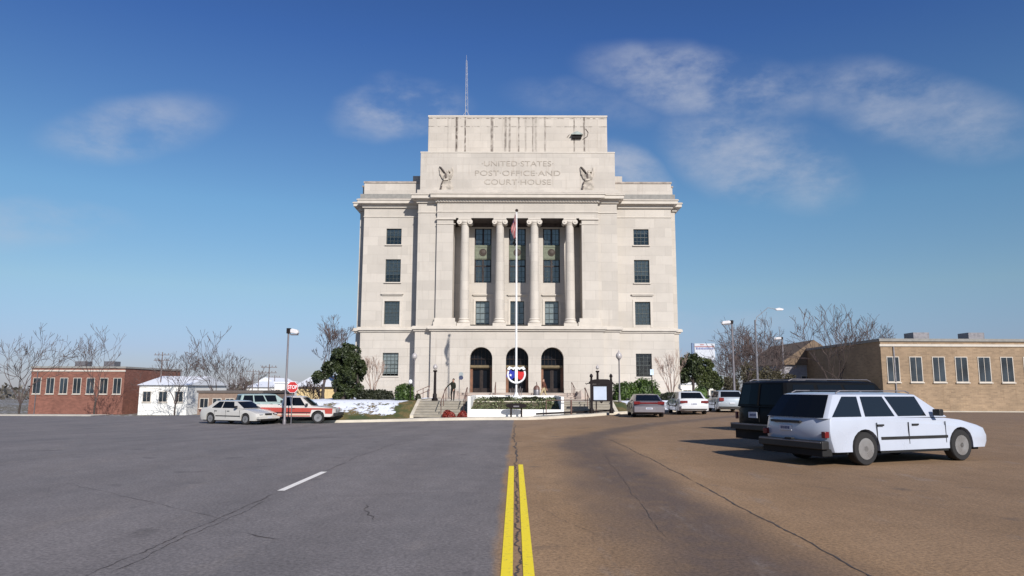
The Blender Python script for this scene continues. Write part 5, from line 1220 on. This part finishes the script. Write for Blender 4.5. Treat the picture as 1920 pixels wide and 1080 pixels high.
# -- minivan behind the pickup bed
PV = dict(SUV); PV['L'] = 4.6; PV['zb'] = .28; PV['wr'] = .32
PV['top'] = [(-2.30, .45), (-2.33, .75), (-2.32, 1.0), (-2.28, 1.06), (-1.2, 1.05), (1.2, 1.0), (1.7, .95), (2.1, .82), (2.28, .70), (2.34, .52), (2.33, .40)]
PV['cabin'] = dict(b0=-2.27, b1=1.65, t0=-2.1, t1=.65, zb=1.0, zr=1.68, it=.2, ib=.05, side=[(.03, .27, .30, .05), (.30, .55, .60, .33), (.58, .80, .97, .63)], wr=(.10, .86)); PV['bits'] = []; PV['fx'] = 1.4
vehicle('minivan', 'pale green minivan with dark windows behind the pickup truck bed', 'minivan', at(497, 745, 62).x, 62, R(35), PV, paint('pale green van paint', (.30, .38, .36)))

# ================================================================== STREET FURNITURE AND FAR THINGS
def streetlamp(px_, py_top, Y, side, label, arm=.55, zbase=None, name='street_lamp', w=.075):
    x = at(px_, 730, Y).x; zt = at(px_, py_top, Y).z; zb = gz(x, Y) if zbase is None else zbase
    t_ = empty(name, (x, Y, zb), label, 'street lamp', 'street lamps')
    mb = MB(); mb.lathe([(w * 1.6, 0), (w * 1.6, .25), (w * 1.1, .3), (w * .75, zt - zb)], (x, Y, zb), 10); mb.build('pole', M['polegrey'], t_, smooth=40)
    mb = MB(); mb.box(*sorted((x - side * .1, x + side * .12)), Y - .1, Y + .1, zt - .30, zt + .02); mb.build('bracket', M['blackmetal'], t_)
    mb = MB(); x0, x1 = x + side * .14, x + side * (.14 + arm)
    mb.poly([(x0, zt - .06), (x0 + side * arm * .3, zt - .01), (x1, zt - .08), (x1 + side * .06, zt - .26), (x1, zt - .34), (x0, zt - .26)], .36, (0, Y - .18, 0)); hd_ = mb.build('lamp_head', M['lens'], t_, bevel=.03)
    mb = MB(); mb.box(*sorted((x0, x1)), Y - .19, Y + .19, zt - .40, zt - .34); mb.build('lens', M['polegrey'], hd_)
    return t_
streetlamp(536, 616, 43.4, 1, 'grey street lamp standing in front of the pickup truck, lamp head to the right', .42, w=.07)
streetlamp(1377, 601, 64, -1, 'grey street lamp rising behind the black vehicle, lamp head to the left', .72, w=.1)
streetlamp(1471, 632, 92, -1, 'farther grey street lamp beside the gabled house, lamp head to the left', .9, w=.13)
Y = 76; x = at(1420, 700, Y).x; zt = at(1420, 600, Y).z; t_ = empty('street_lamp', (x, Y, -.9), 'thin pale mast with a long curved arm reaching right to its lamp head', 'street lamp', 'street lamps')
mb = MB(); mb.lathe([(.14, 0), (.09, zt + .9)], (x, Y, -.9), 8); mb.build('pole', M['greymetal'], t_)
a = at(1440, 577, Y); c = at(1456, 580, Y); mb = MB(); mb.tube([(x, Y, zt - .5), (x + .2, Y, zt + .3), a, c], .035, 5); mb.build('arm', M['greymetal'], t_)
mb = MB(); mb.poly([(c.x - .2, c.z + .05), (c.x + .25, c.z + .16), (c.x + .75, c.z + .02), (c.x + .6, c.z - .12), (c.x, c.z - .12)], .3, (0, Y - .15, 0)); mb.build('lamp_head', M['lens'], t_, bevel=.02)
# stop sign
Y = 43.0; c = at(548.5, 726, Y); zb = gz(c.x, Y); t_ = empty('stop_sign', (c.x, Y, zb), 'red octagonal stop sign on a thin post in front of the pickup truck cab', 'sign')
mb = MB(); mb.box(c.x - .025, c.x + .025, Y, Y + .04, zb, c.z + .2); mb.build('post', M['greymetal'], t_)
oc = lambda r_: [(c.x + r_ * math.sin(R(22.5 + 45 * k)), c.z + r_ * math.cos(R(22.5 + 45 * k))) for k in range(8)]
mb = MB(); mb.poly(oc(.36), .008, (0, Y - .012, 0)); wp_ = mb.build('border', M['whitemetal'], t_); wp_['org'] = tuple(t_.location)
mb = MB(); mb.poly(oc(.335), .006, (0, Y - .018, 0)); mb.build('sign_face', plain('red sign face', (.50, .035, .035), .4), wp_)
text_mesh('STOP', .30, M['whitemetal'], t_, Vector((c.x, Y - .022, c.z)) - t_.location, ext=.002, name='lettering', width=.56, bold=.006)
# tall advertising sign
Y = 150; a = at(1302, 644, Y); c = at(1341, 669, Y); t_ = empty('billboard', ((a.x + c.x) / 2, Y, -2.3), 'tall white billboard with red and blue lines behind the evergreens', 'billboard')
mb = MB(); mb.box(a.x, c.x, Y, Y + .5, c.z - .6, a.z); mb.build('panel', plain('faded sign panel', (.52, .54, .58), .6), t_)
for f_ in (.25, .75): x = lerp(a.x, c.x, f_); mb = MB(); mb.box(x - .2, x + .2, Y + .1, Y + .4, -2.3, c.z - .6); mb.build('post', M['greymetal'], t_)
mb = MB(); mb.box(a.x + .1, c.x - .1, Y - .04, Y, a.z - .75, a.z - .55); mb.box(a.x + 1.2, a.x + 2.0, Y - .04, Y, a.z - .35, a.z - .15); mb.build('red_line', plain('red line', (.36, .16, .17), .5), t_)
mb = MB(); rn = random.Random(2); x = a.x + .3
while x < c.x - .5: w_ = rn.uniform(.12, .3); mb.box(x, x + w_, Y - .04, Y, a.z - 1.25, a.z - .9 + rn.uniform(-.05, .08)); x += w_ + .09
mb.build('blue_marks', plain('blue marks', (.16, .18, .36), .5), t_)
b0 = at(1297, 643, Y); b1 = at(1301.5, 662, Y); mb = MB(); mb.box(b0.x, b1.x - .05, Y + .05, Y + .6, b1.z - 1, b0.z); mb.build('blue_pylon', plain('blue pylon', (.13, .19, .32), .5), t_)
# far left buildings
M['glassdark'] = plain('dark window glass', (.03, .04, .05), .12, var=.6, sc=.3)
def building(name, label, x0, x1, Y, depth, zb, zt, mat, rmat=None, gable=0, cat='building', win=0, roofh=.5):
    t_ = empty(name, ((x0 + x1) / 2, Y, zb), label, cat)
    mb = MB(); mb.box(x0, x1, Y, Y + depth, zb, zt); mb.build('wall', mat, t_)
    mb = MB(); rmat = rmat or M['roof']
    if gable == 1:                                        # ridge along x
        mb.add([(x0 - .3, Y - .4, zt), (x1 + .3, Y - .4, zt), (x1 + .3, Y + depth + .4, zt), (x0 - .3, Y + depth + .4, zt), (x0 - .3, Y + depth / 2, zt + roofh), (x1 + .3, Y + depth / 2, zt + roofh)], [(0, 1, 5, 4), (2, 3, 4, 5), (0, 4, 3), (1, 2, 5), (0, 3, 2, 1)])
    elif gable == 2:
        mb.add([(x0 - .3, Y - .4, zt), (x1 + .3, Y - .4, zt), (x1 + .3, Y + depth + .4, zt), (x0 - .3, Y + depth + .4, zt), ((x0 + x1) / 2, Y - .4, zt + roofh), ((x0 + x1) / 2, Y + depth + .4, zt + roofh)], [(0, 4, 5, 3), (1, 2, 5, 4), (0, 1, 4), (2, 3, 5), (0, 3, 2, 1)])
    else: mb.box(x0 - .15, x1 + .15, Y - .15, Y + depth + .15, zt, zt + .3)
    mb.build('roof', rmat, t_)
    if win >= 7:
        mb = MB(); mb.box(x0 - .12, x1 + .12, Y - .12, Y - .002, zt - .55, zt - .3); mb.build('cornice', M['trim'], t_)
        mb = MB(); xm = lerp(x0, x1, .07); mb.box(xm - .06, xm + .06, Y - .12, Y - .01, zb, zt - .6); mb.build('downpipe', M['greymetal'], t_)
        for f_ in (.3, .62): mb = MB(); mb.box(lerp(x0, x1, f_), lerp(x0, x1, f_) + 1.8, Y + 4, Y + 6, zt + .3, zt + 1.3); mb.build('roof_unit', M['greymetal'], t_)
    if win:
        for k in range(win):
            xa = lerp(x0, x1, (k + .5) / win); hw = min(.6, (x1 - x0) / win * .3); za = lerp(zb, zt, .45); zc_ = lerp(zb, zt, .78)
            mb = MB(); mb.box(xa - hw - .08, xa + hw + .08, Y - .06, Y, za - .08, zc_ + .08); f_ = mb.build('window', M['trim'], t_)
            mb = MB(); mb.box(xa - hw, xa - .03, Y - .075, Y - .06, za, zc_); mb.box(xa + .03, xa + hw, Y - .075, Y - .06, za, zc_); mb.build('pane', M['glassdark'], f_)
            mb = MB(); mb.box(xa - hw - .15, xa + hw + .15, Y - .16, Y, za - .2, za - .08); mb.build('sill', M['trim'], f_)
    return t_
snow = plain('snow covered roof', (.74, .76, .80), .8, var=.05)
def bpx(name, label, px0, px1, pyt, Y, mat, rmat=None, gable=0, depth=14, win=0, roofh=.5, zb=None, cat='building'):
    a = at(px0, pyt, Y); c = at(px1, pyt, Y); return building(name, label, a.x, c.x, Y, depth, gz(a.x, Y) - .1 if zb is None else zb, a.z, mat, rmat, gable, cat, win, roofh)
bpx('low_building', 'low brown flat roofed building behind the cream sedan at the left', 372, 492, 736.5, 96, plain('brown wall', (.24, .17, .13), .85), plain('dark roof edge', (.12, .10, .09), .9), 0, 14, 5)
bpx('warehouse', 'cream warehouse with a snow covered roof behind the pickup truck', 557, 668, 725, 76, plain('cream wall', (.62, .47, .24), .85), snow, 1, 13, 0, 1.25)
bpx('white_building', 'small white building left of the cream warehouse', 515, 541, 719, 130, M['white'], snow, 0, 14, 2)
bpx('white_building', 'long white low building behind the utility poles', 463, 530, 726, 150, M['white'], snow, 1, 18, 4, 1.3)
bpx('white_building', 'distant white building with a snowy gable between the utility poles', 484, 512, 716, 190, M['white'], snow, 2, 18, 0, 1.2)
bpx('brick_building', 'two storey red brick building far at the left beyond the street', 60, 235, 690, 120, stone('red brick wall', (.20, .085, .06), bw=.5, rh=.17, joint=-.3, var=.2, dirt=.15), None, 0, 20, 7)
bpx('white_building', 'low white shed with snowy roof left of the brown building', 262, 352, 722, 118, M['white'], snow, 1, 16, 3, 1.6)
bpx('gabled_house', 'grey gabled house with brown roof at the right behind the bare trees', 1462, 1590, 684, 98, plain('grey siding', (.30, .29, .31), .85), plain('brown shingles', (.17, .12, .08), .9), 2, 16, 4, 3.4)
bpx('brick_building', 'two storey tan brick storefront at the far right', 1650, 1990, 640, 78, stone('tan brick wall', (.27, .19, .12), bw=.5, rh=.17, joint=-.2, var=.15, dirt=.15), None, 0, 20, 8)
bpx('white_building', 'bright low white building with snowy roof behind the olive evergreen', 1276, 1352, 721, 120, M['white'], snow, 0, 12, 3)
# utility poles
M['oldpole'] = plain('weathered pole', (.17, .14, .135), .9, var=.2)
def upole(px_, pyt, Y, label, arms=1, w=.14, zb=None):
    x = at(px_, 730, Y).x; zt = at(px_, pyt, Y).z; zb = gz(x, Y) - .2 if zb is None else zb; t_ = empty('utility_pole', (x, Y, zb), label, 'utility pole', 'utility poles')
    mb = MB(); mb.lathe([(w * .8, 0), (w * .6, zt - zb)], (x, Y, zb), 8); mb.build('pole', M['oldpole'], t_)
    for k in range(arms):
        mb = MB(); z_ = zt - .5 - .9 * k; mb.box(x - 1.3, x + 1.3, Y - .22, Y - .12, z_ - .05, z_ + .05)
        for q in (-1.1, -.5, .5, 1.1): mb.lathe([(.06, 0), (.08, .1), (.04, .22)], (x + q, Y - .17, z_ + .08), 6)
        mb.build('crossarm', M['oldpole'], t_)
upole(503, 683, 118, 'tallest utility pole with two crossarms left of the street lamp', 2); upole(473, 692, 135, 'utility pole with one crossarm above the brown building', 1); upole(484, 697, 150, 'farther utility pole just right of the crossarm pole above the brown building', 1); upole(514, 703, 160, 'short distant utility pole nearest the left street lamp', 1)
upole(300, 660, 120, 'utility pole by the low white shed at the far left', 2)
for i, (px_, Y, H, sd, lb, sp) in enumerate(((449, 112, 7.5, 41, 'bare tree at the left edge of the photo above the sedan', .5), (462, 125, 5.5, 42, 'smaller bare tree right of the leftmost tree', .5), (525, 140, 4.5, 43, 'low bare tree left of the street lamp', .6),
        (405, 104, 8.5, 44, 'bare tree over the left end of the brown building', .6), (330, 112, 9, 45, 'tall bare tree by the low white shed', .6), (180, 105, 9.5, 46, 'spreading bare tree before the red brick building', .6), (40, 96, 10, 47, 'bare tree at the far left end of the street', .6),
        (1560, 84, 9.5, 48, 'tall bare tree in front of the gabled house', .6), (1640, 92, 10, 49, 'bare tree between the gabled house and the tan storefront', .6), (592, 71, 2.6, 50, 'small bare bush tree before the cream warehouse', .7))):
    x = at(px_, 740, Y).x; bare_tree(x, Y, gz(x, Y) - .2, H, lb, seed=sd, depth=6, spread=sp, trunk_frac=.24, shrink=.79, rmin=.022, r=.13, group='distant bare trees')
# pavements along the far side buildings, with a real kerb step
def walk(x0, x1, y0, y1):
    mb = MB(); xs_ = frange(x0, x1, 1.5)
    for x in xs_:
        for (y, h) in ((y0, -.05), (y0, .13), (y0 + .02, .15), (y1, .15)): mb.v.append((x, y, gz(x, y0) + h))
    for i in range(len(xs_) - 1):
        for k in range(3): o_ = i * 4 + k; mb.f.append((o_, o_ + 4, o_ + 5, o_ + 1)); mb.mi.append(0)
    struct(mb.build('pavement', M['conc']))
walk(36, 70, 75.2, 78.2); walk(-70, -47, 80.2, 84.2)
# distant wood closing the horizon: nobody could count it
rnd = random.Random(77); mb = MB()
for _ in range(9000):
    a = rnd.uniform(-62, 62); D = rnd.uniform(250, 300); X = D * math.tan(R(a)) if abs(a) < 45 else D * math.tan(R(a)); Y = D
    h = 5.5 + 3.2 * noise.noise(Vector((X * .03, 0, 2))) + 1.8 * noise.noise(Vector((X * .17, 4, 2)))
    leaf(mb, (X, Y, gz(X, Y) + rnd.uniform(-.5, h)), rnd.uniform(.7, 1.5), rnd=rnd)
o = mb.build('far_wood', leafmat('far winter wood', (.07, .06, .05), (.14, .125, .10), .1)); tag(o, 'low grey brown line of distant woods along the horizon', 'woods'); o['kind'] = 'stuff'
# ================================================================== LIGHT AND SKY
SUNDIR = Vector((.47, -1.0, .65)).normalized()          # towards the sun: behind the camera, to the right
el = math.asin(SUNDIR.z); az = math.atan2(SUNDIR.x, SUNDIR.y)
sl = bpy.data.lights.new('sun', 'SUN'); sl.energy = 5.0; sl.angle = R(.53); sl.color = (1, .955, .90)
so = bpy.data.objects.new('sun', sl); COL.objects.link(so); so.rotation_euler = SUNDIR.to_track_quat('Z', 'Y').to_euler(); so.location = (0, 0, 60)
w = bpy.data.worlds.new('World'); scene.world = w; w.use_nodes = True
nt = w.node_tree; N = nt.nodes; L = nt.links
bg = N['Background']; bg.inputs[1].default_value = .085
sky = N.new('ShaderNodeTexSky'); sky.sky_type = 'NISHITA'; sky.sun_disc = False; sky.sun_elevation = el; sky.sun_rotation = az
sky.altitude = 100; sky.air_density = 1.0; sky.dust_density = .25; sky.ozone_density = 2.6
class WN(NT):
    def __init__(s): s.t = nt; s.n = N; s.l = L
t = WN()
gen = N.new('ShaderNodeTexCoord').outputs['Generated']
X, Y, Z = t.xyz(gen)
warp = N.new('ShaderNodeTexNoise'); t.put(warp.inputs['Vector'], t.scale(gen, (5, 5, 8))); warp.inputs['Scale'].default_value = 1.; warp.inputs['Detail'].default_value = 3
fine = t.noise(t.scale(gen, (9, 9, 17)), 1.0, 7, .62)
fine2 = t.noise(t.scale(gen, (30, 30, 52)), 1.0, 5, .6)
wx = t.math('MULTIPLY', t.math('SUBTRACT', t.xyz(warp.outputs['Color'])[0], .5), .10)
wz_ = t.math('MULTIPLY', t.math('SUBTRACT', t.xyz(warp.outputs['Color'])[1], .5), .07)
tx = t.math('ADD', t.math('DIVIDE', X, Y), wx); tz = t.math('ADD', t.math('DIVIDE', Z, Y), wz_)
def tang(px, py):
    d = CR * (px - 960) + CU * (540 - py) + _f * F
    return d.x / d.y, d.z / d.y
acc = None
# high thin clouds, as ellipses of direction: centre px, half sizes, slant, strength
for (cx, cy, rx, ry, sl_, a) in ((762, 210, 120, 48, -.10, .66), (1330, 150, 200, 62, .16, .62), (1420, 290, 150, 85, .30, .60), (1185, 310, 70, 42, .3, .62),
                                 (1110, 190, 120, 40, .1, .22), (800, 175, 90, 30, .2, .25), (250, 240, 160, 50, -.1, .45), (1700, 200, 190, 70, .2, .5), (60, 420, 160, 40, 0, .3),
                                 (1330, 600, 190, 28, 0, .25), (620, 640, 200, 30, 0, .12)):
    ux, uz = tang(cx, cy); k = 1 / F
    dx = t.math('SUBTRACT', tx, ux); dz = t.math('SUBTRACT', t.math('ADD', tz, t.math('MULTIPLY', dx, sl_)), uz)
    r2 = t.math('ADD', t.math('POWER', t.math('DIVIDE', dx, rx * k), 2.), t.math('POWER', t.math('DIVIDE', dz, ry * k), 2.))
    e = t.math('MULTIPLY', t.rng(r2, 2.1, .0, 0., 1.), a)
    acc = e if acc is None else t.math('MAXIMUM', acc, e)
str_ = t.noise(t.scale(gen, (14, 14, 34)), 1.0, 6, .68)
cl = t.math('MULTIPLY', t.math('MULTIPLY', acc, t.rng(fine, .30, .66, .05, 1.)), t.rng(str_, .28, .66, .68, 1.))
cl = t.math('MULTIPLY', cl, t.rng(fine2, .2, .8, .82, 1.12))
cl = t.math('MULTIPLY', cl, t.rng(Y, .0, .1, 0., 1.))
rp = N.new('ShaderNodeValToRGB'); L.new(Z, rp.inputs[0]); er = rp.color_ramp      # sky tint by height: bluer, no yellow at horizon, darkened overhead to dim the fill
er.elements[0].position = 0.; er.elements[0].color = (.42, .46, .70, 1); er.elements[1].position = 1.; er.elements[1].color = (.32, .46, .78, 1)
for p_, c_ in ((.05, (.50, .54, .78)), (.13, (.68, .75, .78)), (.24, (.64, .84, .91)), (.45, (.375, .585, .94)), (.62, (.30, .46, .80))): e_ = er.elements.new(p_); e_.color = (*c_, 1)
g_ = t.mix(1., sky.outputs[0], rp.outputs[0], 'MULTIPLY')
g_ = t.mix(1., g_, (1.21, 1.21, 1.21), 'MULTIPLY')
mx = t.mix(cl, g_, (5.6, 6.0, 7.0))
L.new(mx, bg.inputs[0])
vs_ = scene.view_settings; vs_.view_transform = 'Standard'; vs_.look = 'None'; vs_.exposure = .10; vs_.gamma = 1; vs_.use_curve_mapping = False
scene.display_settings.display_device = 'sRGB'
